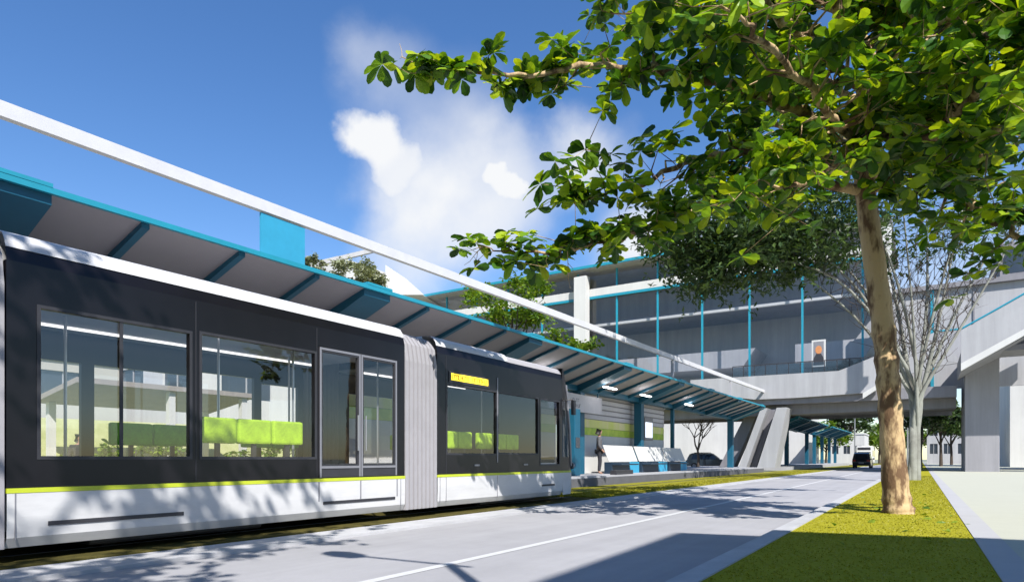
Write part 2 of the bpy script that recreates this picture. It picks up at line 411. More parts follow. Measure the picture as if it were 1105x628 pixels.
# ------------------------------------------------------------------ the tram
XS, XF = -7.5, -10.15
tram = empty('tram', (-8.8, 8, 0.05), 'black and white tram with lime stripe standing at the station platform', 'tram')
UY, UZ, NX = (0,1,0), (0,0,1), (1,0,0)
def tpart(mb, name, m, parent=tram, **k): return mb.build(name, m, parent, **k)
SK0, SK1 = .2, .735
def car(y0, y1, holes, doors, far_holes, rim_end=None, seats=(), seat_mat='seat', vents=(), first=True):
    allh = [h for h in holes] + [(d[0], d[1], .80, d[2]) for d in doors]
    tpart(MB().wall((XS,0,0), UY, UZ, NX, y0, y1, .786, 3.0, allh, .07), 'side_panel', M['black'])
    tpart(MB().wall((XF,0,0), UY, UZ, (-1,0,0), y0, y1, .80, 3.0, far_holes, .07), 'side_panel', M['black'])
    for s, x in ((1, XS), (-1, XF)):
        # skirt, stripe, cantrail, roof edge
        tpart(MB().strip([[(x-s*.05,y,SK0),(x+s*.004,y,.30),(x+s*.012,y,.5),(x+s*.012,y,SK1)] for y in (y0,(y0+y1)/2,y1)]).strip([[(x-s*.05,y,SK0),(x-s*.12,y,SK0),(x-s*.12,y,SK1),(x+s*.012,y,SK1)] for y in (y0,y1)]), 'skirt', M['white'])
        tpart(MB().box(min(x-s*.02,x+s*.016), max(x-s*.02,x+s*.016), y0, y1, SK1+.002, .784), 'lime_stripe', M['lime'])
        prof = [(0,3.0),(.012,3.06),(.03,3.13)]
        tpart(MB().strip([[(x-s*a,y,z) for a, z in prof] for y in (y0,y1)]), 'cantrail', M['black'], smooth=True)
        prof = [(.022,3.135),(.045,3.2),(.10,3.28),(.2,3.325),(.36,3.34)]
        ye = rim_end if rim_end else y1
        tpart(MB().strip([[(x-s*a,y,z) for a, z in prof] for y in (y0,ye)]), 'roof_edge', M['roofw'], smooth=True)
        if rim_end:
            prof = [(.03,3.13),(.06,3.2),(.13,3.26),(.36,3.3)]
            tpart(MB().strip([[(x-s*a,y,z) for a, z in prof] for y in (rim_end,y1)]), 'roof_fairing', M['bellow'], smooth=True)
    tpart(MB().box(XF+.36, XS-.36, y0, y1, 3.02, 3.335), 'roof', M['roofw'])
    tpart(MB().box(XF+.08, XS-.08, y0, y1, 2.82, 2.86), 'ceiling', M['inter'])
    tpart(MB().box(XF+.08, XS-.08, y0, y1, .30, .36), 'floor', M['floor'])
    for x in (XS-.55, XF+.55):
        tpart(MB().box(x-.02, x+.02, y0+.2, y1-.2, 2.79, 2.815), 'ceiling_light', M['inlamp'])
    # inner lining below the sills
    for x, s in ((XS-.085, -1), (XF+.085, 1)):
        tpart(MB().box(min(x, x+s*.03), max(x, x+s*.03), y0+.02, doors[0][0]-.02 if doors and s < 0 else y1-.02, .36, .98), 'inner_lining', M['inter'])
    for h in holes:
        tpart(MB().quad((XS-.03,h[0],h[2]),(XS-.03,h[1],h[2]),(XS-.03,h[1],h[3]),(XS-.03,h[0],h[3])), 'window_pane', M['glass'])
        f = MB(); f.wall((XS+.006,0,0), UY, UZ, NX, h[0]-.035, h[1]+.035, h[2]-.035, h[3]+.035, [h], .02)
        tpart(f, 'window_frame', M['dark'])
    for h in far_holes:
        tpart(MB().quad((XF+.03,h[0],h[2]),(XF+.03,h[1],h[2]),(XF+.03,h[1],h[3]),(XF+.03,h[0],h[3])), 'window_pane', M['glass'])
    for d in doors:
        a, b, top = d; mid = (a+b)/2
        for (p, q) in ((a+.012, mid-.008), (mid+.008, b-.012)):
            dr = tpart(MB().wall((XS+.014,0,0), UY, UZ, NX, p, q, .80, top-.012, [(p+.055, q-.055, .99, top-.075)], .05), 'door', M['dark'])
            fr = MB().wall((XS+.022,0,0), UY, UZ, NX, p, q, .80, top-.012, [(p+.03, q-.03, .0, top-.045)], .01)
            fr.box(XS+.012, XS+.024, p+.03, q-.03, .93, .965)
            fr.build('door_trim', M['frame'], dr)
            MB().quad((XS-.004,p+.055,.99),(XS-.004,q-.055,.99),(XS-.004,q-.055,top-.075),(XS-.004,p+.055,top-.075)).build('door_pane', M['glass'], dr)
            yy = q-.075 if p < mid-.1 else p+.075
            MB().tube([(XS+.045,yy,1.2),(XS+.045,yy,1.75)], .012).build('door_handle', M['pole'], dr)
        # leaf seams in the skirt
        for y in (a, mid, b): tpart(MB().box(XS+.005, XS+.0155, y-.012, y+.012, .45, SK1), 'door_seam', M['frame'])
    for (a, b, z) in vents:
        tpart(MB().box(XS-.02, XS+.018, a, b, z-.022, z+.022), 'skirt_slot', M['dark'])
    for (a, b, x, sm) in seats:
        n = max(1, round((b-a)/.55)); w = (b-a)/n
        for i in range(n):
            q = a+i*w
            st = tpart(MB().box(x-.05, x+.05, q+.012, q+w-.012, 1.27, 1.60), 'seat_back', M[sm], bevel=.03)
            s = 1 if x < -8.8 else -1
            MB().box(min(x+s*.06,x+s*.46), max(x+s*.06,x+s*.46), q+.02, q+w-.02, .76, .83).build('seat_cushion', M[sm], st, bevel=.02)
            MB().box(x-.02, x+.02, q+w/2-.03, q+w/2+.03, .36, 1.27).build('seat_bracket', M['dark'], st)
def grab(y, x):
    tpart(MB().tube([(x,y,.36),(x,y,2.82)], .018), 'grab_pole', M['pole'], smooth=True)
car(2.65, 8.33, [(2.94,4.50,1.10,2.58),(4.66,6.40,1.10,2.60)], [(6.47,8.13,2.72)],
    [(3.0,4.45,.95,2.42),(4.62,6.1,.95,2.42),(6.25,7.25,.7,2.5),(7.4,8.2,.95,2.42)],
    seats=[(4.70,6.30,XS-.16,'seat'),(4.75,6.0,XF+.2,'seatdk'),(6.9,8.1,XF+.2,'seatdk')], vents=[(3.0,4.42,.42),(6.55,8.08,.42)])
car(9.2, 14.0, [(9.5,11.12,1.18,2.44),(11.2,12.82,1.2,2.44),(12.95,13.85,.95,2.44)], [],
    [(9.5,11.0,.95,2.42),(11.15,12.8,.95,2.42)], rim_end=11.6,
    seats=[(9.52,10.45,XS-.16,'seat'),(10.65,12.2,XS-.16,'seat'),(10.6,12.6,XF+.2,'seat')], vents=[(13.0,13.6,.46)])
car(-4.0, 1.78, [(-3.7,-2.0,1.10,2.58),(-1.85,0,1.10,2.58)], [(.15,1.6,2.72)], [(-3.7,-2.1,.95,2.42),(-1.9,1.4,.95,2.42)],
    seats=[(-1.8,-.1,XS-.16,'seat')], vents=[(-3.4,-2,.42)])
for y, x in ((3.75,-8.9),(5.4,-8.3),(6.42,-8.0),(8.2,-8.0),(7.3,-9.2),(10.55,-8.6),(12.3,-8.7)): grab(y, x)
tpart(MB().box(XF+.09, XS-.09, 12.86, 12.90, .36, 2.82), 'cab_partition', M['dark'])
# slim dark mullion behind the first window, small vents of the second car
tpart(MB().box(XS-.018, XS-.002, 3.70, 3.735, 1.10, 2.58), 'window_mullion', M['dark'])
for y in (10.35, 12.2): tpart(MB().box(XS+.001, XS+.012, y, y+.17, .93, .965), 'side_badge', M['frame'])
for y in (9.45, 9.27, 11.15, 8.22, 2.72):
    tpart(MB().box(XS+.005, XS+.0155, y-.006, y+.006, SK0+.08, SK1), 'skirt_seam', M['frame'])
tpart(MB().box(XS-.005, XS+.012, 11.145, 11.175, 1.0, 2.75), 'pillar_trim', M['frame'])
# bellows
def bellows(y0, y1, n):
    mb = MB(); rows = []
    for i in range(4*n+1):
        k, j = divmod(i, 4); w = (y1-y0)/n
        y = y0 + w*(k + (0, .10, .18, .82)[j]); o = (-.075, -.06, .012, .012)[j]
        if j == 3: o = .012
        base = [(XS+o,.2),(XS+o,1.4),(XS+o,2.75),(XS-.05+o,3.05),(XS-.18+o*.7,3.22),(XS-.4,3.29+o),(XF+.4,3.29+o),(XF+.18-o*.7,3.22),(XF+.05-o,3.05),(XF-o,2.75),(XF-o,.2)]
        rows.append([(x,y,z) for x, z in base])
    mb.strip(rows); tpart(mb, 'bellows', M['bellow'])
for y in (4.58, 6.44, 9.46):
    tpart(MB().box(XS+.001, XS+.004, y-.005, y+.005, .79, 2.98), 'panel_joint', M['dark'])
bellows(8.33, 9.2, 8); bellows(1.78, 2.65, 8)
# nose
def nose_ring(z, lean):
    tip = 14.95 - lean; out = []
    c = (XS+XF)/2; hw = (XS-XF)/2
    for i in range(17):
        a = PI*i/16; ca = math.cos(a); sa = math.sin(a)
        x = c + hw*math.copysign(abs(ca)**.45, ca); y = 14.0 + (tip-14.0)*abs(sa)**.6
        out.append((x + (.012 if z < .74 else 0)*math.copysign(1, ca), y, z))
    return out
tpart(MB().strip([nose_ring(SK0,.06), nose_ring(.35,.0), nose_ring(SK1,.0)]), 'nose_skirt', M['white'], smooth=True)
tpart(MB().strip([nose_ring(.737,-.004), nose_ring(.784,-.004)]), 'lime_stripe', M['lime'], smooth=True)
tpart(MB().strip([nose_ring(.786,.0), nose_ring(1.12,.03)]), 'nose_panel', M['black'], smooth=True)
tpart(MB().strip([nose_ring(1.12,.03), nose_ring(1.8,.14), nose_ring(2.55,.34)]), 'windscreen', M['winds'], smooth=True)
tpart(MB().strip([nose_ring(2.55,.34), nose_ring(3.0,.52), nose_ring(3.2,.66), nose_ring(3.28,.78)]).quad(*nose_ring(3.28,.78)), 'nose_cowl', M['black'], smooth=True)
pl = MB(); a, b, c = nose_ring(.9,-.02)[2], nose_ring(1.8,.12)[2], nose_ring(2.9,.47)[2]
pl.tube([a,b,c], .035, 6); tpart(pl, 'windscreen_pillar', M['frame'], smooth=True)
for i in (3, 13):
    p = V3(nose_ring(.9,-.03)[i]); tpart(MB().tube([p-V3((0,.04,0)), p+V3((0,.02,0))], .09, 12), 'headlight', M['frame'], smooth=True)
tpart(MB().tube([(XS-.02,14.05,2.5),(XS+.2,14.2,2.52)], .015).box(XS+.17, XS+.24, 14.14, 14.26, 2.15, 2.5), 'mirror', M['dark'])
# destination display
ds = tpart(MB().box(XS-.01, XS+.012, 9.54, 10.87, 2.50, 2.71), 'destination_sign', M['dark'])
am = MB().box(XS+.012, XS+.016, 9.60, 10.81, 2.545, 2.675); am.build('display', M['amber'], ds)
w = MB(); text_strokes(w, (XS+.017, 9.63, 2.572), UY, UZ, .52, .075, 3, .011, 8); text_strokes(w, (XS+.017, 10.26, 2.572), UY, UZ, .50, .075, 5, .011, 6)
w.build('lettering', M['amberdk'], ds)
for y in (-2.6, 4.6, 12.0):
    bg = tpart(MB().box(XF+.25, XS-.25, y-1.1, y+1.1, .12, .29), 'bogie', M['dark'], bevel=.03)
    for yy in (y-.75, y+.75):
        for x in (-8.12, -9.53):
            MB().tube([(x-.06,yy,.345),(x+.06,yy,.345)], .28, 18).build('wheel', M['tyre'], bg, smooth=True)

# ------------------------------------------------------------------ station canopies
XN, XT, XW = -10.2, -12.5, -14.8
def zc(Y): return 4.75 + .0045*(Y-3.5)
def canopy(y0, y1, mains, posts, label, lights=(), panel='soffit'):
    c = empty('station_canopy', (XT, y0, .42), label, 'station canopy', 'butterfly station canopies')
    ins = .07
    for s, xe in ((1, XN), (-1, XW)):
        MB().prism([(XT+s*.15,y0,zc(y0)-.68),(xe,y0,zc(y0)),(xe,y0,zc(y0)+.05),(XT+s*.15,y0,zc(y0)-.63)], (0,y1-y0,zc(y1)-zc(y0))).build('roof_panel', M[panel], c)
        MB().prism([(xe-.03,y0-.05,zc(y0)-.03),(xe+.04,y0-.05,zc(y0)-.03),(xe+.04,y0-.05,zc(y0)+.052),(xe-.03,y0-.05,zc(y0)+.052)], (0,y1-y0+.1,zc(y1)-zc(y0))).build('edge_fascia', M['cyan'], c)
        y = mains[0]; k = 0
        ys = []
        for a, b in zip(mains[:-1], mains[1:]):
            n = max(1, round((b-a)/1.57)); ys += [a+(b-a)*i/n for i in range(1, n)]
        for y in ys:
            MB().prism([(XT+s*.16,y-.06,zc(y)-.68),(xe-s*.05,y-.06,zc(y)-.012),(xe-s*.05,y-.06,zc(y)-.10),(XT+s*.16,y-.06,zc(y)-.82)], (0,.12,0)).build('rafter', M['teal'], c)
        for y in mains:
            MB().prism([(XT+s*.16,y-.4,zc(y)-.682),(xe-s*.05,y-.4,zc(y)-.014),(xe-s*.05,y-.4,zc(y)-.16),(XT+s*.16,y-.4,zc(y)-.98)], (0,.8,0)).build('main_beam', M['teal'], c)
            MB().box(min(xe+s*.045,xe-s*.35), max(xe+s*.045,xe-s*.35), y-.38, y+.38, zc(y)+.055, zc(y)+.11).build('beam_cap', M['cyan'], c)
    MB().prism([(XT-.15,y0,zc(y0)-.92),(XT+.15,y0,zc(y0)-.92),(XT+.15,y0,zc(y0)-.6),(XT-.15,y0,zc(y0)-.6)], (0,y1-y0,zc(y1)-zc(y0))).build('spine_beam', M['teal'], c)
    for y in posts:
        hw = .1 if abs(y-36.9) < .1 else .2
        p = MB().box(XT-hw, XT+hw, y-hw, y+hw, .42, zc(y)-.93); p.build('post', M['teal'], c, bevel=.02)
    # end truss, cyan lattice at the free end
    t = MB()
    for s, xe in ((1, XN), (-1, XW)):
        t.bar((XT, y1-.03, zc(y1)-1.02), (xe, y1-.03, zc(y1)-.13), .06, .06)
        for i in range(5):
            f = i/5
            t.bar((XT+(xe-XT)*f, y1-.03, zc(y1)-1.02+.89*f), (XT+(xe-XT)*(f+.2), y1-.03, zc(y1)-.68+.68*(f+.2)), .035, .035)
    t.build('end_truss', M['cyan'], c)
    for y, x in lights:
        MB().box(x-.06, x+.06, y-.6, y+.6, zc(y)-.78, zc(y)-.73).build('light_strip', M['lamp'], c)
    return c
canopy(-18, 51, [-17,-10.2,-3.1,3.75,10.5,17.4,24.8,31.7,36.9,43.5,50.2], [-17,-3.1,3.75,17.4,24.8,31.7,36.9,50.2],
       'long teal butterfly canopy with grey soffit panels above the tram', [(20.2,-11.4),(25.6,-11.4),(29.8,-11.4),(36.5,-11.4)])
canopy(66, 88, [66.8,73.5,80.5,87.2], [66.8,73.5,87.2], 'nearer of the two shorter teal canopies beyond the overpass', panel='tealsheet')
canopy(93, 117, [93.5,101,109,116.5], [93.5,101,109,116.5], 'farthest teal canopy, seen small under the overpass', panel='tealsheet')

# white beam above the canopy
wb = empty('white_beam', (XT, 4, 4.5), 'long straight white beam running above the station canopy', 'beam')
zb = lambda Y: 6.66 + .0098*(Y-4.3)
MB().prism([(XT-.07,-30,zb(-30)-.125),(XT+.07,-30,zb(-30)-.125),(XT+.07,-30,zb(-30)+.125),(XT-.07,-30,zb(-30)+.125)], (0,92,zb(62)-zb(-30))).build('beam', M['roofw'], wb)
for y in (-10.2, 36.9, 50.2):
    MB().box(XT-.07, XT+.07, y-.07, y+.07, zc(y)-.62, zb(y)-.16).build('support_strut', M['conc'], wb)
bn = tag(MB().box(XT-.03, XT+.03, 9.15, 10.35, 5.2, zb(9.2)-.155).build('hanging_banner', M['cyanp']), 'plain bright blue panel hanging from the white beam', 'banner')

# ------------------------------------------------------------------ platform furniture
def shelter(y0, y1, label):
    w = empty('platform_shelter', (-13.0, y0, .42), label, 'shelter wall', 'slatted shelter walls on the platform')
    MB().box(-13.04, -12.98, y0, y1, .42, 4.0).build('back_panel', M['slatdk'], w)
    z = 2.9
    while z < 3.95:
        MB().box(-12.975, -12.93, y0, y1, z, z+.19).build('slat', M['slat'], w); z += .25
    MB().box(-12.975, -12.94, y0, y1, 2.5, 2.87).build('printed_band', M['graph'], w)
    MB().box(-12.975, -12.945, y0, y1, 2.16, 2.49).build('printed_band', M['graphg'], w)
    MB().box(-12.975, -12.945, y0, y1, .43, 2.15).build('lower_panel', M['wwall'], w)
shelter(25.2, 36.7, 'long slatted grey shelter wall behind the white benches')
shelter(11.6, 15.4, 'slatted grey shelter wall seen through the tram door')
shelter(18.5, 23.6, 'slatted grey shelter wall behind the front car of the tram')
for (a, b, lab) in ((26.2,29.5,'white backed bench closest to the waiting person, widest of three'),(29.75,33.5,'middle of the three white backed platform benches'),(33.75,36.8,'white backed bench farthest from the tram, with shaded end')):
    bc = empty('bench', (-11.9, a, .42), lab, 'bench', 'white benches on the platform')
    m = (b-a)
    MB().prism([(-11.75,a,.95),(-11.69,a,.95),(-11.98,a,1.68),(-12.04,a,1.68)], (0,m,0)).build('backrest', M['wwall'], bc, bevel=.02)
    MB().box(-11.95, -11.6, a+.02, a+m*.62, .42, .93).build('seat_base', M['navy'], bc)
    MB().box(-11.93, -11.62, a+m*.64, b-.02, .42, .93).build('end_panel', M['cyanp'], bc)
    MB().box(-11.97, -11.15, a+.05, a+m*.62, .80, .86).build('seat', M['navy'], bc, bevel=.01)
ts = empty('name_board', (-12.2, 21.0, 2.6), 'grey platform name board hanging under the canopy by the tram nose', 'sign')
MB().box(-12.22, -12.14, 21.6, 26.4, 3.02, 3.75).build('board', M['slat'], ts, bevel=.01)
w = MB(); text_strokes(w, (-12.139, 23.4, 3.42), UY, UZ, .8, .13, 8, .025, 5); text_strokes(w, (-12.139, 23.4, 3.2), UY, UZ, .95, .13, 9, .025, 6); w.build('lettering', M['ink'], ts)
MB().box(-12.2, -12.16, 22, 22.06, 3.75, 3.95).box(-12.2, -12.16, 26, 26.06, 3.75, 3.95).build('hanger', M['teal'], ts)
py = empty('ticket_pylon', (-11.6, 22.6, .42), 'tall teal ticket pylon standing beside the tram nose', 'ticket pylon')
MB().box(-11.95, -11.35, 22.2, 22.7, .42, 3.0).build('body', M['teal'], py, bevel=.03)
MB().box(-11.345, -11.335, 22.27, 22.63, 1.5, 1.9).build('screen', M['win'], py)
sc = empty('info_screen', (-12.5, 32.6, 2.5), 'white lit information screen next to the canopy post', 'screen')
MB().box(-12.55, -12.42, 32.3, 33.5, 2.05, 3.25).build('casing', M['slatdk'], sc)
MB().box(-12.42, -12.41, 32.4, 33.4, 2.2, 3.0).build('screen', emit('screen_white', (.85,.9,1), .8), sc)
bx = empty('step_box', (-10.9, 24.8, .42), 'low black cabinet at the platform edge near the waiting person', 'cabinet')
MB().box(-11.05, -10.75, 24.8, 26.6, .42, .60).build('cabinet', M['dark'], bx, bevel=.02)

# ------------------------------------------------------------------ people
def skin_mesh(name, verts, edges, radii, m, parent, org, sub=1):
    me = bpy.data.meshes.new(name); me.from_pydata([tuple(V3(v)) for v in verts], edges, [])
    o = bpy.data.objects.new(name, me); me.materials.append(m)
    finish(o, parent, org)
    md = o.modifiers.new('skin', 'SKIN'); md.use_smooth_shade = True
    sv = me.skin_vertices[0].data
    for i, r in enumerate(radii): sv[i].radius = (r, r) if not hasattr(r, '__len__') else r
    sv[0].use_root = True
    sb = o.modifiers.new('sub', 'SUBSURF'); sb.levels = sub; sb.render_levels = sub
    return o
def person(loc, label, rz=0, shirt='cloth', sc=1):
    p = empty('person', loc, label, 'person')
    vs = [(0,0,.98),(0,0,1.15),(0,.01,1.38),(0,.0,1.5),(0,.02,1.58),(0,.03,1.68),(0,.02,1.76),
          (.10,0,.93),(.11,.02,.52),(.12,-.02,.10),(.13,.12,.05),(-.10,0,.93),(-.12,.05,.52),(-.13,.0,.10),(-.15,.14,.05),
          (.19,0,1.42),(.24,-.03,1.13),(.23,.12,.93),(.22,.19,.86),(-.19,0,1.42),(-.24,-.02,1.13),(-.24,.05,.88),(-.235,.07,.79),
          (.0,.115,1.655)]
    ed = [(0,1),(1,2),(2,3),(3,4),(4,5),(5,6),(0,7),(7,8),(8,9),(9,10),(0,11),(11,12),(12,13),(13,14),(2,15),(15,16),(16,17),(17,18),(2,19),(19,20),(20,21),(21,22),(5,23)]
    rd = [(.15,.10),(.14,.10),(.16,.11),.06,.055,.095,.08,.085,.06,.045,.035,.085,.06,.045,.035,.06,.045,.036,.04,.06,.045,.036,.04,.02]
    skin_mesh('body', vs, ed, rd, M['skin'], p, loc)
    jv = [(0,0,.9),(0,0,1.15),(0,.01,1.38),(0,0,1.47),(.2,0,1.42),(.245,-.03,1.13),(.235,.10,.97),(-.2,0,1.42),(-.245,-.02,1.13),(-.245,.04,.93)]
    skin_mesh('jacket', jv, [(0,1),(1,2),(2,3),(2,4),(4,5),(5,6),(2,7),(7,8),(8,9)], [(.18,.13),(.165,.12),(.18,.13),.085,.075,.058,.05,.075,.058,.05], M[shirt], p, loc)
    tv = [(0,0,.98),(.10,0,.9),(.11,.02,.52),(.12,-.02,.12),(-.10,0,.9),(-.12,.05,.52),(-.13,0,.12)]
    skin_mesh('trousers', tv, [(0,1),(1,2),(2,3),(0,4),(4,5),(5,6)], [(.165,.12),.1,.078,.065,.1,.078,.065], M['cloth'], p, loc)
    hv = [(0,-.03,1.66),(0,0,1.75),(0,-.05,1.58)]
    skin_mesh('hair', hv, [(0,1),(0,2)], [.1,.095,.075], M['hair'], p, loc)
    p.rotation_euler[2] = rz; p.scale = (sc,sc,sc)
    return p
person((-11.35, 24.4, .42), 'person in grey top and dark trousers waiting on the platform by the pylon', rad(-60), 'greytop', 1.06)
person((-20.5, 9.0, 0), 'person in dark clothes on the lawn behind the tram, seen through its window', rad(-100))

# ------------------------------------------------------------------ overpass, station hall
YD = 62.0
op = empty('overpass', (-5, YD, 0), 'pale concrete pedestrian overpass crossing the road on heavy piers', 'overpass')
def PZ(x, y, Y=YD): p = at_Y(x, y, Y); return (p.x, Y, p.z)
# parapet fascia of the deck
top = [PZ(745,411), PZ(905,400), PZ(1037,390)]
fas = [PZ(745,424), PZ(815,431), PZ(860,429), PZ(931,424), PZ(950,413), PZ(1010,395), PZ(1037,391), PZ(1010,358), PZ(935,388), PZ(905,400), PZ(745,410)]
MB().prism(fas, (0,.35,0)).build('parapet', M['conc'], op)
tl = PZ(822,441); 
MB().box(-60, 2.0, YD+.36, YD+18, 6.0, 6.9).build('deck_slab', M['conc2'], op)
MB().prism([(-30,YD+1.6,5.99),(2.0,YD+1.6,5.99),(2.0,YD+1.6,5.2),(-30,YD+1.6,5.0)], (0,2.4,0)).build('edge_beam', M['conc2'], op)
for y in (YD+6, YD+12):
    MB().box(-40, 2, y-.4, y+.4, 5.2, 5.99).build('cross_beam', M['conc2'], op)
# bright folded soffit edge
MB().prism([PZ(931,430,YD-.3), PZ(931,424,YD-.3), PZ(951,412,YD-.3), PZ(951,417,YD-.3)], (0,.28,0)).build('edge_trim', M['wwall'], op)
# big right pier
pr = MB().box(PZ(1041,0)[0], PZ(1078,0)[0], YD-.5, YD+6, .0, 9.2); M['pierc'] = mat('pier_concrete', (.29,.285,.305), .85, var=.06, scale=.35, bump=.12, bscale=12, detail=9); weather(M['pierc'], (1.6,1.6,.1), .2)
pr.build('pier', M['pierc'], op, bevel=.05)
MB().box(PZ(1037,0,YD-6.6)[0], PZ(1046,0,YD-6.6)[0], YD-6.55, YD-5.9, PZ(0,411,YD-6.6)[2], PZ(0,394,YD-6.6)[2]).build('bracket', M['wwall'], op, bevel=.02)
MB().box(PZ(1037,0,YD-6.6)[0], PZ(1051,0,YD-6.6)[0], YD-6.65, YD-5.8, PZ(0,414,YD-6.6)[2], PZ(0,411,YD-6.6)[2]).build('bracket_foot', M['wwall'], op)
MB().box(PZ(1036,0)[0], 16, 57.7, 61.4, 8.75, 9.15).build('pier_shade_slab', M['conc2'], op)  # slab added only to shade the upper part of the pier
# leaning V pier on the platform side
vp = MB()
def lean(mb, b0, b1, t0, t1, ya, th, zb0=.3, zt=5.6):
    q = [PZ(b0,0,ya)[0], PZ(b1,0,ya)[0], PZ(t1,0,ya)[0], PZ(t0,0,ya)[0]]
    mb.prism([(q[0],ya,zb0),(q[1],ya,zb0),(q[2],ya,zt),(q[3],ya,zt)], (0,th,0))
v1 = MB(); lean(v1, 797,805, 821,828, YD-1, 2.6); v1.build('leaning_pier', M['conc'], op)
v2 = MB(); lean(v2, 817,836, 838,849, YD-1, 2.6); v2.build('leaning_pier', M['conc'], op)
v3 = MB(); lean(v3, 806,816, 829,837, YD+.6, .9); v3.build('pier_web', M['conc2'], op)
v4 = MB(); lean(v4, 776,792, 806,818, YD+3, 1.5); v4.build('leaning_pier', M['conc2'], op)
# ramp/stair rising to the right, with its teal rail
st = empty('overpass_stair', (4, YD-6.6, 0), 'concrete stair with teal handrail rising to the right from the overpass', 'stair')
ys = YD-6.6
flank = [PZ(1037,393,ys), PZ(1037,357,ys), PZ(1075,336,ys), PZ(1105,319,ys), PZ(1180,278,ys), PZ(1180,318,ys), PZ(1105,356,ys)]
MB().prism(flank, (0,.25,0)).build('flank', M['conc'], st)
MB().prism([PZ(1037,400,ys-.05), PZ(1037,392,ys-.05), PZ(1105,355,ys-.05), PZ(1180,317,ys-.05), PZ(1180,324,ys-.05), PZ(1105,362,ys-.05)], (0,.3,0)).build('flank_edge', M['wwall'], st)
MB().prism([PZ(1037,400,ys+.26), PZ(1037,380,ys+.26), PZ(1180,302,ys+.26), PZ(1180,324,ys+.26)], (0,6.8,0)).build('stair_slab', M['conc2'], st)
rl = [V3(PZ(*q, ys+.1)) for q in ((1005,358),(1037,355),(1075,334),(1105,317),(1180,276))]
MB().tube(rl, .07, 8).build('handrail', M['cyan'], st, smooth=True)
land = empty('upper_landing', (8, YD+3, 0), 'dark glazed upper landing block above the stair at the right edge', 'building')
MB().box(PZ(1079,0,YD+4)[0], 26, YD+4, YD+16, 15.7, 18.6).build('block', M['conc2'], land)
MB().box(PZ(1079,0,YD+4)[0]+.2, 25.8, YD+3.98, YD+3.995, 16.1, 18.1).build('window_band', M['win'], land)
MB().box(15, 17, YD+6, YD+9, 0, 15.7).build('pier', M['conc2'], land)

hall = empty('station_hall', (-25, YD+2.4, 6.9), 'large glazed station hall with teal mullions standing on the overpass', 'building')
YH = YD+2.4
HX0, HX1 = -58.0, PZ(948,0,YH)[0]
zr = 21.4
# floor, back wall, inner slabs
MB().box(HX0, HX1, YH+.1, YH+8.9, 6.9, 7.2).build('hall_floor', M['conc'], hall)
MB().wall((0,YH+9.0,0), (1,0,0), UZ, (0,-1,0), HX0, HX1, 7.2, zr, [], .3).build('back_wall', M['conc'], hall)
for (xa, xb) in ((600,815),(858,948)):
    a, b = PZ(xa,0,YH+3)[0], PZ(xb,0,YH+3)[0]
    MB().prism([(a,YH+3,10.3),(b-1.2,YH+3,10.3),(b,YH+3,12.1),(a,YH+3,12.1)], (0,5.5,0)).build('gallery', M['conc'], hall)
MB().box(PZ(560,0,YH+1)[0], HX1-.3, YH+1.2, YH+1.6, 15.7, 15.95).build('white_rail', M['wwall'], hall)
MB().box(PZ(560,0,YH+1)[0], HX1-.3, YH+2, YH+8.9, 15.96, 16.3).build('upper_gallery', M['conc2'], hall)
MB().box(HX0-1, HX1+1, YH-1.4, YH+16.5, zr, zr+.35).build('roof', M['conc'], hall)
MB().box(HX0-1.1, HX1+1.1, YH-1.5, YH-1.4, zr+.1, zr+.38).build('roof_edge', M['cyan'], hall)
MB().box(HX0, HX1, YH-.32, YH-.05, 18.7, 19.5).build('white_band', M['wwall'], hall)
MB().box(HX0, HX1, YH-.34, YH-.05, 18.42, 18.69).build('cyan_band', M['cyan'], hall)
mx = [PZ(x,0,YH)[0] for x in (666,710,758,809,866,931)]
step = mx[1]-mx[0]
mx = [mx[0]-i*4.6 for i in range(1,8)][::-1] + mx
prev = HX0
for x in mx + [HX1]:
    MB().quad((prev+.03,YH,7.2),(x-.03,YH,7.2),(x-.03,YH,zr),(prev+.03,YH,zr)).build('glass_panel', M['hallglass'], hall)
    prev = x
for x in mx: MB().box(x-.085, x+.085, YH-.16, YH+.02, 6.9, zr).build('mullion', M['cyan'], hall)
for x0, x1, t in ((621,634,20.8),(585,597,14.0),(948,962,20.8)):
    a, b = PZ(x0,0,YH-.9)[0], PZ(x1,0,YH-.9)[0]
    MB().box(a, b, YH-1.3, YH-.4, 6.9, t).build('column', M['wwall'], hall, bevel=.03)
MB().box(HX1+.01, 14, YH+.6, YH+.9, 6.9, 15.2).build('link_wall', M['conc'], hall)
MB().box(PZ(1006,0,YH+.5)[0]-.12, PZ(1006,0,YH+.5)[0]+.12, YH+.4, YH+.59, 6.9, 15.2).build('mullion', M['cyan'], hall)
MB().box(PZ(1051,0,YH+.5)[0]-.05, PZ(1051,0,YH+.5)[0]+.05, YH+.5, YH+.59, 6.9, 15.2).build('wall_joint', M['conc2'], hall)
MB().box(HX1+.6, 14.4, YH+.2, YH+12, 15.21, 15.6).build('link_roof', M['conc2'], hall)
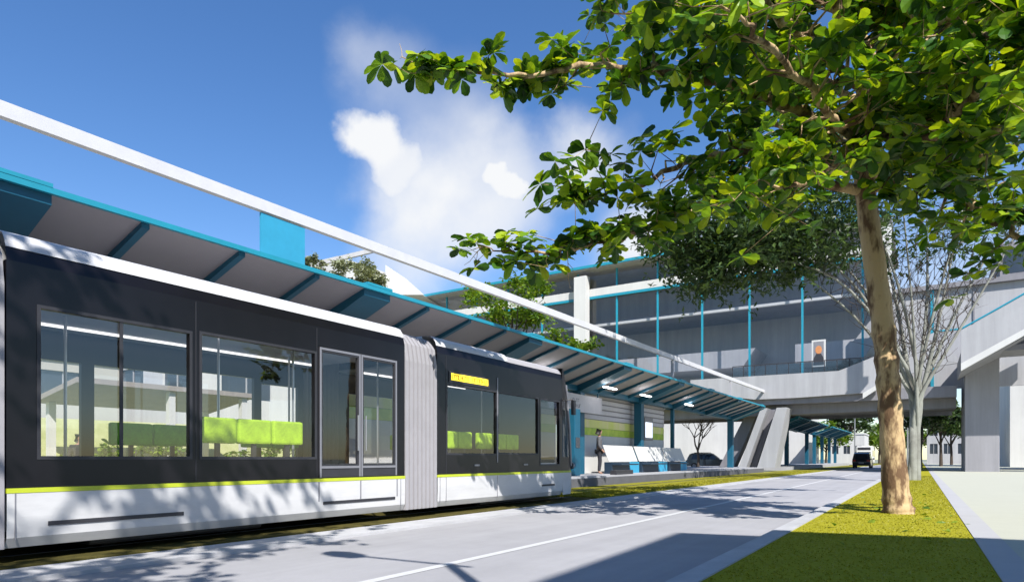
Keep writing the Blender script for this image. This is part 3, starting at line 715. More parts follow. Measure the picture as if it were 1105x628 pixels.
# balustrade on the deck edge
bl = empty('balustrade', (-10, YD+.2, 8.6), 'thin dark balustrade with glass along the edge of the overpass', 'railing')
x0b, x1b = PZ(790,0)[0], PZ(945,0)[0]
zf = lambda x: (fas[9][2] + (x-fas[9][0])*(fas[10][2]-fas[9][2])/(fas[10][0]-fas[9][0]))
MB().bar((x0b,YD+.17,zf(x0b)+1.0),(x1b,YD+.17,zf(x1b)+1.0), .07, .07).build('rail', M['dark'], bl)
n = 12
for i in range(n+1):
    x = x0b+(x1b-x0b)*i/n
    MB().box(x-.03, x+.03, YD+.14, YD+.2, zf(x)-.02, zf(x)+.97).build('baluster', M['dark'], bl)
MB().prism([(x0b,YD+.16,zf(x0b)+.05),(x1b,YD+.16,zf(x1b)+.05),(x1b,YD+.16,zf(x1b)+.9),(x0b,YD+.16,zf(x0b)+.9)], (0,.012,0)).build('glass', M['clear'], bl)
po = empty('poster_panel', PZ(883,395,YH-.4), 'white framed poster of a dark dressed figure on the hall glass', 'poster')
a, b = PZ(876,396,YH-.4), PZ(891,366,YH-.4)
MB().box(a[0], b[0], YH-.42, YH-.3, a[2], b[2]).build('frame', M['wwall'], po)
MB().box(a[0]+.15, b[0]-.15, YH-.44, YH-.425, a[2]+.12, b[2]-.15).build('print', M['poster'], po)
cxp = (a[0]+b[0])/2
MB().prism([(cxp+.55*dx, YH-.455, a[2]+.15+dz) for dx, dz in ((-.8,0),(.8,0),(.75,.6),(.35,1.0),(-.35,1.0),(-.75,.6))], (0,.012,0)).build('printed_coat', M['dark'], po)
MB().prism([(cxp+.27*math.cos(t), YH-.455, a[2]+1.5+.38*math.sin(t)) for t in np.linspace(0,2*PI,14)[:-1]], (0,.012,0)).build('printed_face', M['orange'], po)

# ------------------------------------------------------------------ other buildings
def building(name, x0, x1, y0, y1, h, m, label, rows=(), cols=3, wm='win', face=('s','e'), parapet=True):
    b = empty(name, ((x0+x1)/2, y0, 0), label, 'building')
    th = .3; hs = []; he = []
    for (z0, z1) in rows:
        if 's' in face:
            w = (x1-x0)/cols
            hs += [(x0+w*(i+.22), x0+w*(i+.78), z0, z1) for i in range(cols)]
        if 'e' in face:
            n = max(1, int((y1-y0)/4.5)); w = (y1-y0)/n
            he += [(y0+w*(i+.22), y0+w*(i+.78), z0, z1) for i in range(n)]
    mb = MB()
    mb.wall((0,y0,0), (1,0,0), UZ, (0,-1,0), x0, x1, 0, h, hs, th)
    mb.wall((x1,0,0), (0,1,0), UZ, (1,0,0), y0+th, y1, 0, h, he, th)
    mb.wall((x0,0,0), (0,1,0), UZ, (-1,0,0), y0+th, y1, 0, h, [], th)
    mb.wall((0,y1,0), (1,0,0), UZ, (0,1,0), x0, x1, 0, h, [], -th)
    mb.build('walls', m, b)
    MB().box(x0+.05, x1-.05, y0+.05, y1-.05, h-.5, h-.3).build('roof', M['conc2'], b)
    if parapet: MB().wall((0,0,h), (1,0,0), (0,1,0), UZ, x0-.12, x1+.12, y0-.12, y1+.12, [(x0+.3,x1-.3,y0+.3,y1-.3)], .28).build('parapet', m, b)
    for (a, c, z0, z1) in hs:
        w = MB().box(a, c, y0+.14, y0+.16, z0, z1).build('window', M[wm], b)
        MB().box((a+c)/2-.04, (a+c)/2+.04, y0+.09, y0+.138, z0, z1).box(a, c, y0+.09, y0+.138, z0, z0+.07).build('frame', M['conc'], w)
    for (a, c, z0, z1) in he:
        w = MB().box(x1-.16, x1-.14, a, c, z0, z1).build('window', M[wm], b)
        MB().box(x1-.138, x1-.09, (a+c)/2-.04, (a+c)/2+.04, z0, z1).build('frame', M['conc'], w)
    return b
# behind the platform, seen through the tram windows
building('terrace_building', -60, -36, 8, 17.5, 6.2, M['beige'], 'low beige building behind the lawn, seen through the first tram window', [(1,2.6),(3.8,5.4)], 6)
building('terrace_building', -58, -34, 21, 33, 8.5, M['wwall'], 'white rendered building behind the lawn, seen through the second tram window', [(1,3),(4.6,6.6)], 5)
gp = empty('garden_pavilion', (-28, 15, 0), 'open pavilion with brown roof and white post on the lawn behind the tram', 'pavilion')
MB().prism([(-30,11.5,3.3),(-26.4,11.5,3.9),(-26.4,11.5,4.1),(-30,11.5,3.5)], (0,7.5,0)).build('roof', M['brick'], gp)
for p in ((-26.7,12),(-26.7,15.2),(-26.7,18.6),(-29.7,12),(-29.7,18.6)):
    MB().box(p[0]-.13,p[0]+.13,p[1]-.13,p[1]+.13,0,3.36 if p[0] < -28 else 3.9).build('post', M['wwall'], gp)
# under and beyond the overpass
building('far_building', -50, -16, 112, 125, 12, M['wwall'], 'plain white building beyond the overpass behind the bare tree', [(9,10.5)], 6)
building('far_building', 8.6, 40, 100, 120, 13.5, M['wwall'], 'white building at the right edge beyond the pier', [(7.2,9.6)], 5)
building('far_building', -16, -10, 140, 150, 6, M['wwall'], 'small white building far down the road behind the canopies', [(2,3.6)], 3)
building('far_building', 0, 9, 150, 165, 9, M['conc'], 'pale grey building far beyond the trees near the pier', [(2,4),(5.5,7.5)], 4)
building('low_annex', 9.6, 14, 74, 79, 4.2, M['conc2'], 'low grey annex beside the overpass pier at the right edge', [(2.0,3.1)], 2)
# roofs seen above the canopy
rt_b = building('rooftop_block', -64, -57, 52, 60, 24.3, M['wwall'], 'white block rising above the hedge behind the canopy', [(8,12)], 2)
MB().bar(at_depth(326,289,70), at_depth(406,269.5,73), .5, .45).build('eave', M['conc'], rt_b)
MB().prism([at_depth(416,286,80), at_depth(416,318,80), at_depth(456,318,80), at_depth(436,304,80)], (-2,6,0)).build('lean_to', M['wwall'], rt_b)
# behind the camera on the right: its corner shades the foreground
c0 = V3((6.13,1.52,0)); d1 = V3((1,.2,0)).normalized(); d2 = V3((.04,-1,0)).normalized()
ob = empty('office_building', c0, 'brown office block beside the plaza, outside the picture, shading the foreground', 'building')
q = [c0, c0+d1*24, c0+d1*24+d2*26, c0+d2*26]
MB().prism(q, (0,0,11.6)).build('walls', M['brick'], ob)
MB().prism([p+V3((0,0,11.6)) for p in q], (0,0,.4)).build('parapet', M['conc'], ob)
nr = V3((-d1.y, d1.x, 0))
for i in range(6):
    for z in (1, 4.6, 8.2):
        p = c0 + d1*(1.5+3.7*i) + nr*.02 + V3((0,0,z))
        MB().prism([p, p+d1*2.4, p+d1*2.4+V3((0,0,2)), p+V3((0,0,2))], nr*.03).build('window', M['win'], ob)

# ------------------------------------------------------------------ street lamps
def lamp_geo(loc, label, h=6.2):
    l = empty('street_lamp', loc, label, 'street lamp', 'street lamps along the road')
    x, y, z = loc
    MB().tube([(x,y,z),(x,y,z+.5),(x,y,z+h)], [.11,.085,.06], 10).build('post', M['lampm'], l, smooth=True)
    MB().tube([(x+.27,y,z+h-.02),(x-1.15,y-.1,z+h+.02)], [.03,.03], 8).build('arm', M['lampm'], l, smooth=True)
    hd = MB(); n = 12
    hd.tube([(x-1.1,y-.1,z+h),(x-1.2,y-.1,z+h),(x-1.45,y-.1,z+h+.01),(x-1.65,y-.1,z+h+.01),(x-1.73,y-.1,z+h)], [.05,.12,.16,.11,.03], n)
    hd.build('lamp_head', M['lampm'], l, smooth=True)
    MB().box(x-1.6,x-1.25,y-.16,y-.04,z+h-.16,z+h-.145).build('lens', M['conc'], l)
    return l
lamp0 = lamp_geo((.72, 1.16, .09), 'street lamp beside the plaza whose shadow falls across the road')
for (loc, lab, rz) in (((-13.6,150,0),'tall street lamp beyond the far canopies',0), ((-2.1,98,.09),'street lamp on the verge beyond the overpass',0), ((-9.3,112,.05),'street lamp standing by the farthest canopy behind the parked vehicle',0)):
    l = copy_tree(lamp0); place(l, loc, rz, 1.25, lab)

# ------------------------------------------------------------------ vehicles
def car_geo(loc, rz, m, label, w=1.85, l=4.6, h=1.72):
    c = empty('parked_car', (0,0,0), label, 'car')
    prof = [(-l/2,.42),(-l/2-.03,.8),(-l/2+.08,1.02),(-l/2+.35,h-.12),(-l/2+.7,h),(.35,h-.02),(1.15,1.06),(l/2-.15,.92),(l/2,.62),(l/2-.05,.32),(-l/2+.1,.30)]
    def ring(k):  # x position with tumblehome
        return [(k*(w/2 - (.16*max(0,(z-.95))/(h-.95) + (.03 if z < .5 else 0))), y, z) for y, z in prof]
    mb = MB(); rs = [ring(-1), ring(-.9), ring(0), ring(.9), ring(1)]
    for i in (0, 4): rs[i] = [(x, y*.985, z*.97+.015) for x, y, z in rs[i]]
    n = len(prof)
    mb.strip([r+[r[0]] for r in rs]); mb.quad(*rs[0]); mb.quad(*reversed(rs[4]))
    mb.build('body', m, c, smooth=True)
    MB().prism([(-.62,-l/2+.085,1.06),(.62,-l/2+.085,1.06),(.55,-l/2+.33,h-.2),(-.55,-l/2+.33,h-.2)], (0,-.03,.01)).build('rear_window', M['carglass'], c)
    MB().prism([(-.66,1.16,1.09),(.66,1.16,1.09),(.56,.45,h-.08),(-.56,.45,h-.08)], (0,.03,.03)).build('windscreen', M['carglass'], c)
    for s in (-1, 1):
        xx = lambda z: s*(w/2-(.16*max(0,(z-.95))/(h-.95))-.012)
        MB().prism([(xx(1.04),-l/2+.55,1.04),(xx(1.04),.95,1.04),(xx(h-.16),.42,h-.16),(xx(h-.16),-l/2+.72,h-.16)], (s*.02,0,0)).build('side_window', M['carglass'], c)
        MB().box(min(s*.55,s*.86),max(s*.55,s*.86),-l/2-.05,-l/2-.01,.78,.98).build('tail_light', M['red'], c)
        MB().box(min(s*.55,s*.84),max(s*.55,s*.84),l/2-.12,l/2+.01,.66,.8).build('headlight', M['frame'], c)
        MB().box(min(s*(w/2+.02),s*(w/2+.2)),max(s*(w/2+.02),s*(w/2+.2)),.75,.87,1.0,1.16).build('mirror', m, c)
        for y in (-l/2+.85, l/2-.85):
            wh = MB().tube([(s*(w/2-.2),y,.33),(s*(w/2-.01),y,.33)], .33, 18).build('wheel', M['tyre'], c, smooth=True)
            MB().tube([(s*(w/2-.01),y,.33),(s*(w/2+.004),y,.33)], .2, 12).build('rim', M['frame'], wh, smooth=True)
    MB().box(-.26,.26,-l/2-.06,-l/2-.03,.56,.68).build('number_plate', M['conc'], c)
    MB().box(-.7,-.64,-1.5,.2,h+.01,h+.06).box(.64,.7,-1.5,.2,h+.01,h+.06).build('roof_rack', M['dark'], c)
    place(c, loc, rz); return c
car_geo((-6.3, 86, 0), 0, M['car'], 'dark car seen from behind driving away under the overpass', h=1.8)
car_geo((-20.0, 71, 0), rad(-78), M['carg'], 'dark car parked under the overpass next to the bare tree')
bs = empty('bus', (-9.0, 128, .05), 'small white bus with dark windscreen beyond the far canopy', 'bus')
MB().box(-10.4,-8.0,128,136,.35,3.3).build('body', M['busw'], bs, bevel=.12)
MB().box(-10.2,-8.2,127.97,127.99,1.45,2.3).build('windscreen', M['carglass'], bs)
MB().box(-10.2,-8.2,127.97,127.99,2.62,3.1).build('display_panel', M['dark'], bs)
MB().box(-7.995,-7.98,129,135.5,1.5,2.6).build('side_window', M['carglass'], bs)
for x in (-10.2,-8.5):
    for y in (129.6,134.3): MB().tube([(x,y,.45),(x+.3,y,.45)], .45, 14).build('wheel', M['tyre'], bs, smooth=True)
for x in (-10.1,-8.6): MB().box(x,x+.32,127.96,127.99,.75,.95).build('headlight', M['frame'], bs)

# ------------------------------------------------------------------ trees
def branch_pts(path, r, step, side, lenr, up=.15, tmin=.2):
    """side twigs off a limb; returns list of twig paths and tip points"""
    tw = []; tips = []
    P = path; seg = np.linalg.norm(np.diff(P[:,:3], axis=0), axis=1); L = np.concatenate([[0], np.cumsum(seg)]); T = L[-1]
    s = T*tmin
    while s < T:
        i = min(np.searchsorted(L, s), len(P)-1)
        p = P[i,:3]; rr = P[i,3]
        d = P[min(i+1,len(P)-1),:3]-P[max(i-1,0),:3]; d = d/np.linalg.norm(d)
        a = r.normal(0, 1, 3); a[2] *= .35; a -= d*a.dot(d); a /= np.linalg.norm(a)+1e-6
        v = a*1.0 + d*.7 + np.array([0,0,up]); v /= np.linalg.norm(v)
        ln = r.uniform(*lenr)*(1-.35*s/T)
        q = [np.append(p, rr*.5)]
        for k in range(1, 4):
            w = v + r.normal(0,.18,3); q.append(np.append(p + w*ln*k/3, max(.004, rr*.5*(1-k/3.3))))
        tw.append(np.array(q)); tips.append((q[-1][:3], q[-2][:3], q[1][:3]))
        s += step*r.uniform(.6, 1.4)
    return tw, tips
def px_path(pts):
    return smooth_path([(*at_depth(x,y,z), r) for x, y, z, r in pts])

rt = np.random.default_rng(5)
tree = empty('broadleaf_tree', (-.44,13.8,.08), 'leaning broadleaf street tree with patchy brown trunk in the grass verge', 'tree')
trunk = px_path([(972,582,11.8,.42),(971,566,11.8,.33),(970,555,11.8,.27),(967,533,11.85,.225),(963,480,11.9,.20),(959,420,11.9,.195),(955,370,11.95,.19),(946,300,12,.185),(937,235,12,.175),(931,165,12,.165),(938,110,12,.14),(953,55,12,.115),(968,0,12,.09),(980,-70,12,.05),(985,-120,12,.03)])
limbs = {
 'A': [(932,150,12,.11),(880,125,11.4,.095),(800,95,10.6,.08),(720,76,10,.062),(640,72,9.6,.045),(560,79,9.3,.032),(490,76,9.1,.018),(450,78,9.,.008)],
 'B': [(933,205,12,.10),(870,196,11.6,.085),(800,210,11.2,.07),(735,230,10.8,.055),(680,252,10.4,.04),(620,268,10.1,.028),(560,273,9.9,.016),(515,268,9.8,.006)],
 'C': [(932,185,12,.10),(860,165,11.6,.08),(790,165,11.2,.065),(730,180,10.9,.045),(675,205,10.6,.026),(615,215,10.4,.01)],
 'D': [(938,112,12,.09),(890,60,11,.075),(835,15,10,.06),(790,-40,9,.04),(760,-90,8.5,.02)],
 'E': [(953,55,12,.08),(900,15,11.5,.06),(850,-40,11,.04),(800,-90,10.5,.02)],
 'F': [(938,112,12,.10),(990,72,11.6,.085),(1045,40,11.2,.07),(1110,0,10.8,.05),(1180,-40,10.4,.03)],
 'G': [(932,170,12,.08),(905,135,10.5,.065),(870,90,9.2,.05),(825,45,8.3,.035),(780,5,7.6,.015)],
 'H': [(935,205,12,.09),(1000,195,11.3,.075),(1045,215,10.7,.065),(1085,245,10.2,.05),(1140,290,9.8,.03)],
 'I': [(938,112,12,.08),(1000,118,13,.065),(1060,135,14,.05),(1130,150,15,.03)],
 'J': [(932,160,12,.08),(900,150,13.5,.06),(850,140,15,.045),(790,130,16.3,.02)],
 'K': [(955,50,12,.07),(1005,15,10.6,.055),(1055,35,9.2,.04),(1105,60,8.2,.02)],
 'L': [(932,150,12,.07),(900,180,10.7,.05),(860,200,9.6,.035),(815,195,8.8,.012)],
 'N': [(936,120,12,.08),(860,70,12.6,.06),(780,40,13,.045),(720,20,13.2,.03),(650,10,13.4,.012)],
 'R': [(938,112,12,.10),(975,40,11,.08),(1030,-40,10,.06),(1090,-110,9.2,.02)],
 'S': [(948,75,12,.09),(905,10,10.6,.07),(880,-60,9.4,.05),(850,-120,8.6,.02)],
 'T': [(936,135,12,.09),(1015,130,9.8,.07),(1080,75,8.2,.05),(1150,20,7.2,.02)],
 'U': [(938,150,12,.08),(1010,150,9.6,.06),(1090,135,8.2,.04),(1140,120,7.4,.015)],
 'V': [(950,60,12,.08),(1020,20,9.8,.06),(1100,-40,8.4,.04),(1160,-80,7.6,.015)],
 'O': [(960,30,12,.07),(1010,-10,12.5,.05),(1080,-50,13,.03)],
 'Q': [(934,190,12,.07),(985,180,10.6,.05),(1030,170,9.6,.035),(1085,165,8.8,.015)],
}
wood = MB(); tb = MB()
def addtube(mb, P, n=7): mb.tube([p[:3] for p in P], [max(.003,p[3]) for p in P], n, cap=False)
tp = trunk.copy()
for i in range(len(tp)):                                   # an uneven trunk
    tp[i,3] *= 1.02+.06*math.sin(i*1.9)+.04*math.sin(i*4.1)
addtube(tb, tp, 14)
lp = []; fp = []
for k, pts in limbs.items():
    P = px_path(pts); P[1:,:3] += rt.normal(0,.03,(len(P)-1,3)); addtube(wood, P, 8)
    lo = k in 'AB'
    tw, tips = branch_pts(P, rt, .17 if lo else .22, 1, (.35,.85) if lo else (.6,1.6), up=.25, tmin=.12 if k not in 'AB' else .15)
    for q in tw:
        addtube(wood, q, 5)
    for a, b, c in tips:
        fp.append(a); fp.append(b)
        if rt.random() < .6: fp.append(c)
        L = np.linalg.norm(a-c)
        if not lo or rt.random() < .4:                            # second order twigs
            for _ in range(2 if not lo else 1):
                v = rt.normal(0,1,3); v[2] = v[2]*.35+.1; v = v/np.linalg.norm(v)*rt.uniform(.3,.7)
                e = b + v; addtube(wood, np.array([np.append(b,.008), np.append(b+v*.5,.006), np.append(e,.004)]), 4); fp.append(e)
                if rt.random() < .5: fp.append(b+v*.55)
    for i in range(3, len(P), 3):
        if rt.random() < .35 and i > len(P)*.4: fp.append(P[i,:3]+rt.normal(0,.05,3))
    fp.append(P[-1,:3])
    # bare twigs beyond the leaves on the two open limbs
    if k in 'AB':
        for i in range(len(P)//2, len(P), 5):
            v = np.array([-.55,-.2,-.3])+rt.normal(0,.35,3); v /= np.linalg.norm(v); ln = rt.uniform(.3,.6); p = P[i,:3]
            bend = rt.normal(0,.09,3); m1 = p+v*ln*.4+bend*.6; m2 = p+v*ln*.75+bend; e = p+v*ln+bend*.5
            addtube(wood, np.array([np.append(p,.008), np.append(m1,.007), np.append(m2,.005), np.append(e,.003)]), 4)
            for q in (m1, m2):
                w = v + rt.normal(0,.6,3); addtube(wood, np.array([np.append(q,.005), np.append(q+w*ln*.2,.004), np.append(q+w*ln*.36+bend*.3,.002)]), 4)
fp = np.array(fp)
lf = px_path(limbs['F'])[:14]; core = np.vstack([trunk[:,:3], lf[:,:3]])
dt = np.min(np.linalg.norm(fp[:,None,:]-core[None,:,:], axis=2), axis=1)
q = fp; nzv = np.sin(2.3*q[:,0]+1.)+np.sin(2.1*q[:,1]+.3)+np.sin(2.9*q[:,2]+.5)+.6*np.sin(5.1*q[:,0]-3.7*q[:,2])
fp = fp[(dt > .8) & (nzv > -1.0)]                                            # the crown is open around the stem
print('main tree whorls', len(fp))
tb.build('trunk', M['bark'], tree, smooth='all', recalc=True)
wood.build('limbs', M['bark'], tree, smooth='all', recalc=False)
foliage('foliage', fp, .245, M['leaf'], tree, tuple(fp.mean(0)), per=8, r=rt, geo=leaf_geo(.29))

fl = np.stack([-.5+rt.normal(0,1.6,90), 14.2+rt.normal(0,3.2,90), np.full(90,.1)], 1)
fl = fl[(fl[:,0] > -1.45) & (fl[:,0] < .5)]
lt = foliage('fallen_leaves', fl, .13, M['leaf3'], None, (0,0,0), per=1, r=rt, tilt=(.3,.4))
tag(lt, 'a few fallen leaves scattered on the verge around the leaning tree', 'fallen leaves', kind='stuff')
# neighbouring tree of the same kind behind the camera, whose shadow dapples the tram
def make_round_tree(name, base, hc, rc, n, label, lm, lsize, bm, trunk_r=.2, per=7, flat=.6, geo=None, cat='tree', group=None, seed=1, off=(0,0), stems=1, keep=None):
    r = np.random.default_rng(seed)
    t = empty(name, base, label, cat, group)
    b = np.array(base, float); c = b + np.array([off[0], off[1], hc])
    wd = MB()
    for sI in range(stems):
        a = r.uniform(0, 2*PI); o = np.array([math.cos(a), math.sin(a), 0])*(.25 if stems > 1 else 0)
        top = c + o*rc*1.3 - np.array([0,0,rc*flat*.2])
        P = smooth_path([np.append(b+o*.2, trunk_r), np.append(b+o*.5+(top-b)*.35+r.normal(0,.05,3), trunk_r*.8), np.append(b+(top-b)*.7+r.normal(0,.1,3), trunk_r*.6), np.append(top, trunk_r*.3)])
        addtube(wd, P, 8)
        for k in range(9):
            i = int(len(P)*(.45+.5*k/9)); i = min(i, len(P)-1)
            d = r.normal(0,1,3); d[2] = abs(d[2])*.5; d /= np.linalg.norm(d)
            e = c + d*np.array([rc,rc,rc*flat])*.75
            addtube(wd, smooth_path([np.append(P[i,:3], P[i,3]*.6), np.append(P[i,:3]*.5+e*.5+np.array([0,0,.05*rc]), P[i,3]*.35), np.append(e, .012)], 4), 5)
    wd.build('trunk', bm, t, smooth='all', recalc=False)
    # clumps of whorls spread over the crown volume, with gaps
    nc = max(10, n//14); cl = r.normal(0,1,(nc,3)); cl /= np.linalg.norm(cl,axis=1)[:,None]; cl *= (r.uniform(.25,1,(nc,1))**.45)
    cl[:,2] = np.where(cl[:,2] < -.45, -.45, cl[:,2])
    pts = cl[r.integers(0,nc,n)] + r.normal(0,.12,(n,3))
    pts = c + pts*np.array([rc,rc,rc*flat])
    if keep is not None: pts = pts[keep(pts)]
    foliage('foliage', pts, lsize, lm, t, tuple(c), per=per, geo=geo, r=r, jitter=lsize*.3)
    return t
make_round_tree('broadleaf_tree', (-.7,-4.6,.08), 8.6, 4.2, 950, 'broadleaf street tree behind the camera, shading the rear of the tram', M['leaf'], .22, M['bark'], .2, seed=21, off=(-2.0,1.5), flat=.5,
    keep=lambda p: ~((p[:,1]+.644*p[:,2] > 4.0) & (p[:,0]-.765*p[:,2] > -6.3)))

# multi-stemmed grey tree behind the first one
gt = empty('multi_stem_tree', (-.5,34.5,.08), 'grey multi-stemmed tree with feathery crown behind the leaning trunk', 'tree')
rg = np.random.default_rng(9); gw = MB(); gtw = MB(); gp_ = []
base = (987,518,30.2)
stems = [((985,430),(968,330),(950,250),.19),((986,420),(945,330),(880,250),.15),((984,430),(930,350),(860,290),.14),((990,430),(1000,330),(1000,235),.17),((990,440),(1010,360),(1035,240),.18),
         ((992,430),(1030,340),(1075,260),.16),((995,430),(1045,340),(1110,230),.13),((988,440),(985,340),(975,230),.12),((984,420),(915,300),(800,230),.14),((984,410),(900,300),(760,270),.13),((990,410),(960,280),(900,170),.13),((990,410),(1020,290),(1060,170),.12)]
for i, (a, b, c, r0) in enumerate(stems):
    dz = rg.uniform(-2.6, 2.6); off = rg.uniform(-6, 6)
    P = px_path([(base[0]+off,520,30.2,r0*.9),(base[0]+off*.7+(a[0]-base[0])*.3,470,30.2,r0*.78),(a[0]+off*.5,a[1],30.2+dz*.15,r0*.66),(b[0],b[1],30.2+dz*.6,r0*.42),(c[0],c[1],30.2+dz,.03)])
    addtube(gw, P, 7)
    tw, tips = branch_pts(P, rg, .40, 1, (1.0,2.8), up=.8, tmin=.38)
    for q in tw:
        q[:,3] *= .6; addtube(gtw, q, 4)
        for _ in range(2):
            v = rg.normal(0,.5,3); v[2] = abs(v[2])+.3; a = q[2,:3]; addtube(gtw, np.array([np.append(a,.014), np.append(a+v*.6+rg.normal(0,.06,3),.011), np.append(a+v*1.2,.006)]), 4)
    for t3 in tips:
        for q in t3[:2]:
            if q[2] > 10.2: gp_.append(q)
gp_ = np.array(gp_)
ex = np.repeat(gp_, 2, 0) + rg.normal(0,.35,(len(gp_)*2,3))
# crown hanging towards the station hall
for (x, y, z, s, n) in ((760,285,30,1.0,130),(800,250,31,1.3,200),(850,265,30,1.2,180),(890,240,29,1.4,180),(735,262,31,.8,90),(830,215,30,1.5,160),(790,275,29,1.3,260),(850,285,30,1.0,160),(725,245,30,.9,180),(880,215,29,1.6,200),(770,255,28.5,1.2,320),(820,262,28.5,1.3,320),(765,295,29,.8,160),(870,250,28,1.2,200)):
    c = np.array(at_depth(x,y,z)); ex = np.vstack([ex, c + rg.normal(0,1,(n,3))*np.array([s,s,s*.6])])
gw.build('stems', M['bark2'], gt, smooth='all', recalc=False)
gtw.build('twigs', M['bark3'], gt, smooth='all', recalc=False)
foliage('foliage', ex, .34, M['leaf2'], gt, tuple(ex.mean(0)), per=6, geo=leaf_simple(.2), tilt=(-.4,1.1), r=rg, jitter=.12)

# trees behind the platform and far away
def tree_at(name, x, y, depth, rc, n, label, lm, ls, seed, flat):
    p = at_depth(x, y, depth)
    make_round_tree(name, (p.x, p.y, 0), p.z, rc, n, label, lm, ls, M['bark3'], .16, seed=seed, flat=flat)
tree_at('garden_tree', 552, 328, 36, 2.5, 420, 'bright green leafy tree rising behind the canopy in front of the hall', M['leaf3'], .24, 31, .62)
tree_at('garden_tree', 605, 372, 36, 2.0, 260, 'smaller bright green tree behind the canopy beside the white column', M['leaf3'], .24, 32, .5)
tree_at('olive_tree', 384, 297, 50, 2.2, 520, 'grey green bushy tree in front of the white rooftop block', M['leaf4'], .26, 33, .6)
tree_at('olive_tree', 340, 290, 52, 1.1, 220, 'smaller grey green tree next to the hanging blue banner', M['leaf4'], .26, 34, 1.0)
for i, (x, y, s, lab) in enumerate(((-24,6.5,0,'low green hedge shrub behind the tram at the first window'),(-24,12.5,1,'broad green hedge shrub on the lawn near the pavilion'),(-24,18.5,2,'green hedge shrub on the lawn before the white building'))):
    make_round_tree('hedge_shrub', (x,y,0), .9, 1.9, 260, lab, M['leaf3'], .2, M['bark3'], .05, seed=40+i, flat=.45, cat='shrub', group='hedge shrubs behind the platform')
# bare tree by the parked car
bt = empty('bare_tree', (-22,74,0), 'leafless dark tree against the white building under the overpass', 'tree')
bw = MB(); rb = np.random.default_rng(3); b0 = np.array(at_Y(753,501,66))
b0[2] = 0
def grow(p, d, ln, r, lev):
    q = p + d*ln
    addtube(bw, np.array([np.append(p,r), np.append((p+q)/2+rb.normal(0,.03*ln,3),r*.85), np.append(q,r*.65)]), 6)
    if lev == 0: return
    for _ in range(3 if lev > 1 else 2):
        e = d + rb.normal(0,.36,3); e[2] = abs(e[2]); e /= np.linalg.norm(e); grow(q, e, ln*.72, r*.6, lev-1)
grow(b0, np.array([0,0,1.]), 1.9, .16, 4)
bw.build('branches', M['bark3'], bt, smooth='all', recalc=False)
proto = make_round_tree('street_tree', (-.6,88,.05), 6.2, 3.4, 420, 'dark green street tree on the verge just beyond the pier', M['leaf2'], .5, M['bark3'], .22, seed=50, flat=.7, geo=leaf_simple(.3), group='street trees beyond the overpass')
proto2 = make_round_tree('street_tree', (-4.6,135,.0), 4.4, 3.2, 380, 'bright green tree beside the road behind the dark car', M['leaf3'], .5, M['bark3'], .2, seed=51, flat=.6, geo=leaf_simple(.3), group='street trees beyond the overpass')
for (p, loc, s, lab) in ((proto,(1.6,104,.05),1.0,'dark green street tree on the plaza to the right of the first verge tree'), (proto2,(-8.6,160,0),1.3,'tree behind the small white bus'), (proto,(-13,150,0),1.5,'tall dark tree behind the farthest canopy'),
                         (proto2,(-21,128,0),1.2,'green tree beyond the leaning piers'), (proto2,(-2.5,170,0),1.3,'green tree farthest down the road'), (proto,(3.5,132,0),1.1,'dark tree in front of the pale grey building'), (proto,(12,88,.0),.8,'small dark tree by the white building at the right edge'), (proto2,(-14.5,122,0),1.1,'light green tree behind the far canopy posts')):
    t = copy_tree(p); place(t, loc, random.uniform(0,6), s, lab)

# ------------------------------------------------------------------ sun, sky, camera
W = bpy.data.worlds.new('World'); S.world = W; W.use_nodes = True
nt = W.node_tree; L = nt.links; bg = nt.nodes['Background']
sky = nt.nodes.new('ShaderNodeTexSky'); sky.sky_type = 'NISHITA'; sky.sun_disc = False
el = math.asin(SUN.z); sky.sun_elevation = el; sky.sun_rotation = math.atan2(SUN.x, SUN.y)
sky.air_density = 1.0; sky.dust_density = .25; sky.ozone_density = 2.2
tc = nt.nodes.new('ShaderNodeTexCoord')
def math_node(op, a, b=None, clamp=False):
    n = nt.nodes.new('ShaderNodeMath'); n.operation = op; n.use_clamp = clamp
    for i, v in enumerate((a, b)):
        if v is None: continue
        if isinstance(v, (int, float)): n.inputs[i].default_value = v
        else: L.new(v, n.inputs[i])
    return n.outputs[0]
def noise(scale, detail):
    n = nt.nodes.new('ShaderNodeTexNoise'); n.inputs['Scale'].default_value = scale; n.inputs['Detail'].default_value = detail; n.inputs['Roughness'].default_value = .55
    L.new(tc.outputs['Generated'], n.inputs['Vector'])
    q = nt.nodes.new('ShaderNodeVectorMath'); q.operation = 'SUBTRACT'; L.new(n.outputs['Color'], q.inputs[0]); q.inputs[1].default_value = (.5,.5,.5)
    return n, q
nz, sub = noise(7, 8); nz2, sub2 = noise(16, 5)
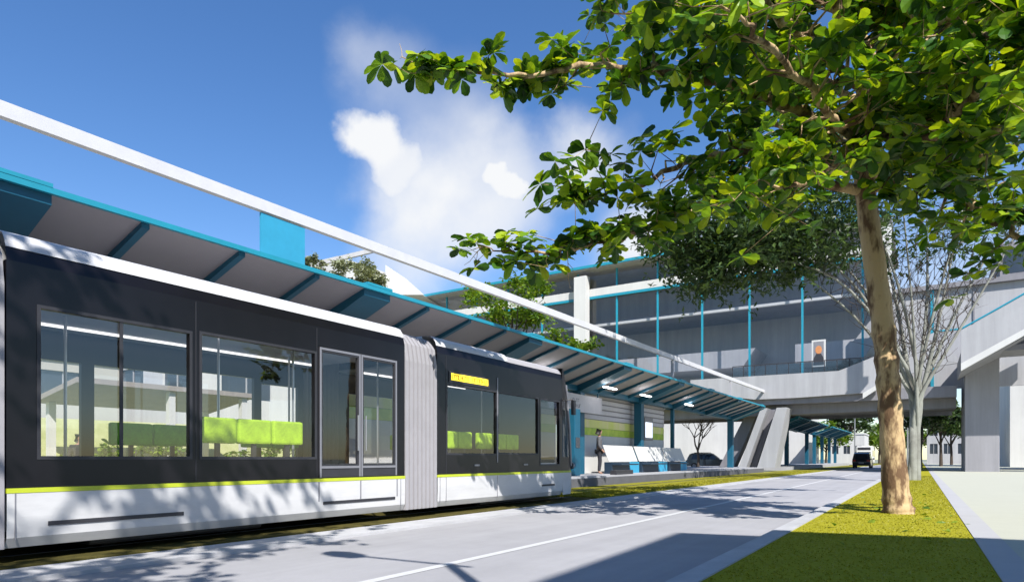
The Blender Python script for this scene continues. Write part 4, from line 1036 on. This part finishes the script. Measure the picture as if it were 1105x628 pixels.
def cloud_layer(blobs, warp, edge, sb):
    sc_ = nt.nodes.new('ShaderNodeVectorMath'); sc_.operation = 'SCALE'; L.new(sb.outputs[0], sc_.inputs[0]); sc_.inputs['Scale'].default_value = warp
    ad = nt.nodes.new('ShaderNodeVectorMath'); ad.operation = 'ADD'; L.new(tc.outputs['Generated'], ad.inputs[0]); L.new(sc_.outputs[0], ad.inputs[1])
    tot = None
    for (x, y, rx, s) in blobs:
        d = direction(x, y)
        df = nt.nodes.new('ShaderNodeVectorMath'); df.operation = 'DISTANCE'; L.new(ad.outputs[0], df.inputs[0]); df.inputs[1].default_value = d
        mr = nt.nodes.new('ShaderNodeMapRange'); mr.interpolation_type = 'SMOOTHSTEP'
        mr.inputs['From Min'].default_value = rx/FOC*edge[1]; mr.inputs['From Max'].default_value = rx/FOC*edge[0]
        mr.inputs['To Min'].default_value = 0; mr.inputs['To Max'].default_value = s
        L.new(df.outputs['Value'], mr.inputs['Value'])
        tot = mr.outputs[0] if tot is None else math_node('SUBTRACT', math_node('ADD', tot, mr.outputs[0]), math_node('MULTIPLY', tot, mr.outputs[0]))
    return tot
crisp = cloud_layer([(390,148,27,1),(412,152,29,1),(430,180,32,.85),(447,208,36,.5),(535,186,22,1),(553,200,22,1)], .06, (.5,1.12), sub2)
soft = cloud_layer([(440,205,60,.85),(490,215,85,.95),(455,245,65,.6),(540,205,62,.65),(545,172,42,.5),(622,165,44,.85),(650,172,45,.3),(395,62,34,.28),(425,100,52,.3),(500,130,55,.3),(690,262,50,.85),(740,250,60,.6),(430,295,60,.5),(1040,330,120,.4)], .12, (.05,1.2), sub)
streak = math_node('MULTIPLY', soft, math_node('ADD', nz.outputs['Fac'], .48), True)
fac = math_node('MAXIMUM', crisp, streak, True)
hs = nt.nodes.new('ShaderNodeHueSaturation'); hs.inputs['Hue'].default_value = .507; hs.inputs['Saturation'].default_value = 1.24; hs.inputs['Value'].default_value = 1.12
L.new(sky.outputs[0], hs.inputs['Color'])
mx = nt.nodes.new('ShaderNodeMix'); mx.data_type = 'RGBA'
L.new(fac, mx.inputs[0]); L.new(hs.outputs[0], mx.inputs[6]); mx.inputs[7].default_value = (5.7,5.8,5.95,1)
L.new(mx.outputs[2], bg.inputs['Color']); bg.inputs['Strength'].default_value = .105

sd = bpy.data.lights.new('sun', 'SUN'); sd.energy = 5.0; sd.angle = rad(.5); sd.color = (1,.965,.91)
so = bpy.data.objects.new('sun', sd); COL.objects.link(so); so.rotation_euler = SUN.to_track_quat('Z', 'Y').to_euler(); so.location = (20,-20,40)

cd = bpy.data.cameras.new('camera'); co = bpy.data.objects.new('camera', cd); COL.objects.link(co)
cd.sensor_fit = 'HORIZONTAL'; cd.sensor_width = 36; cd.lens = 36*FOC/1105; cd.shift_y = (HY-314)/1105
cd.clip_start = .1; cd.clip_end = 4000
co.location = (0,0,EYE); co.rotation_euler = (rad(90), 0, YAW)
S.camera = co
vs_ = S.view_settings; vs_.view_transform = 'Standard'; vs_.look = 'None'; vs_.gamma = 1; vs_.exposure = .64; vs_.use_curve_mapping = False
S.cycles.max_bounces = 10; S.cycles.transparent_max_bounces = 24; S.cycles.diffuse_bounces = 4; S.cycles.glossy_bounces = 4
S.cycles.sample_clamp_indirect = 6
S.cycles.use_denoising = True
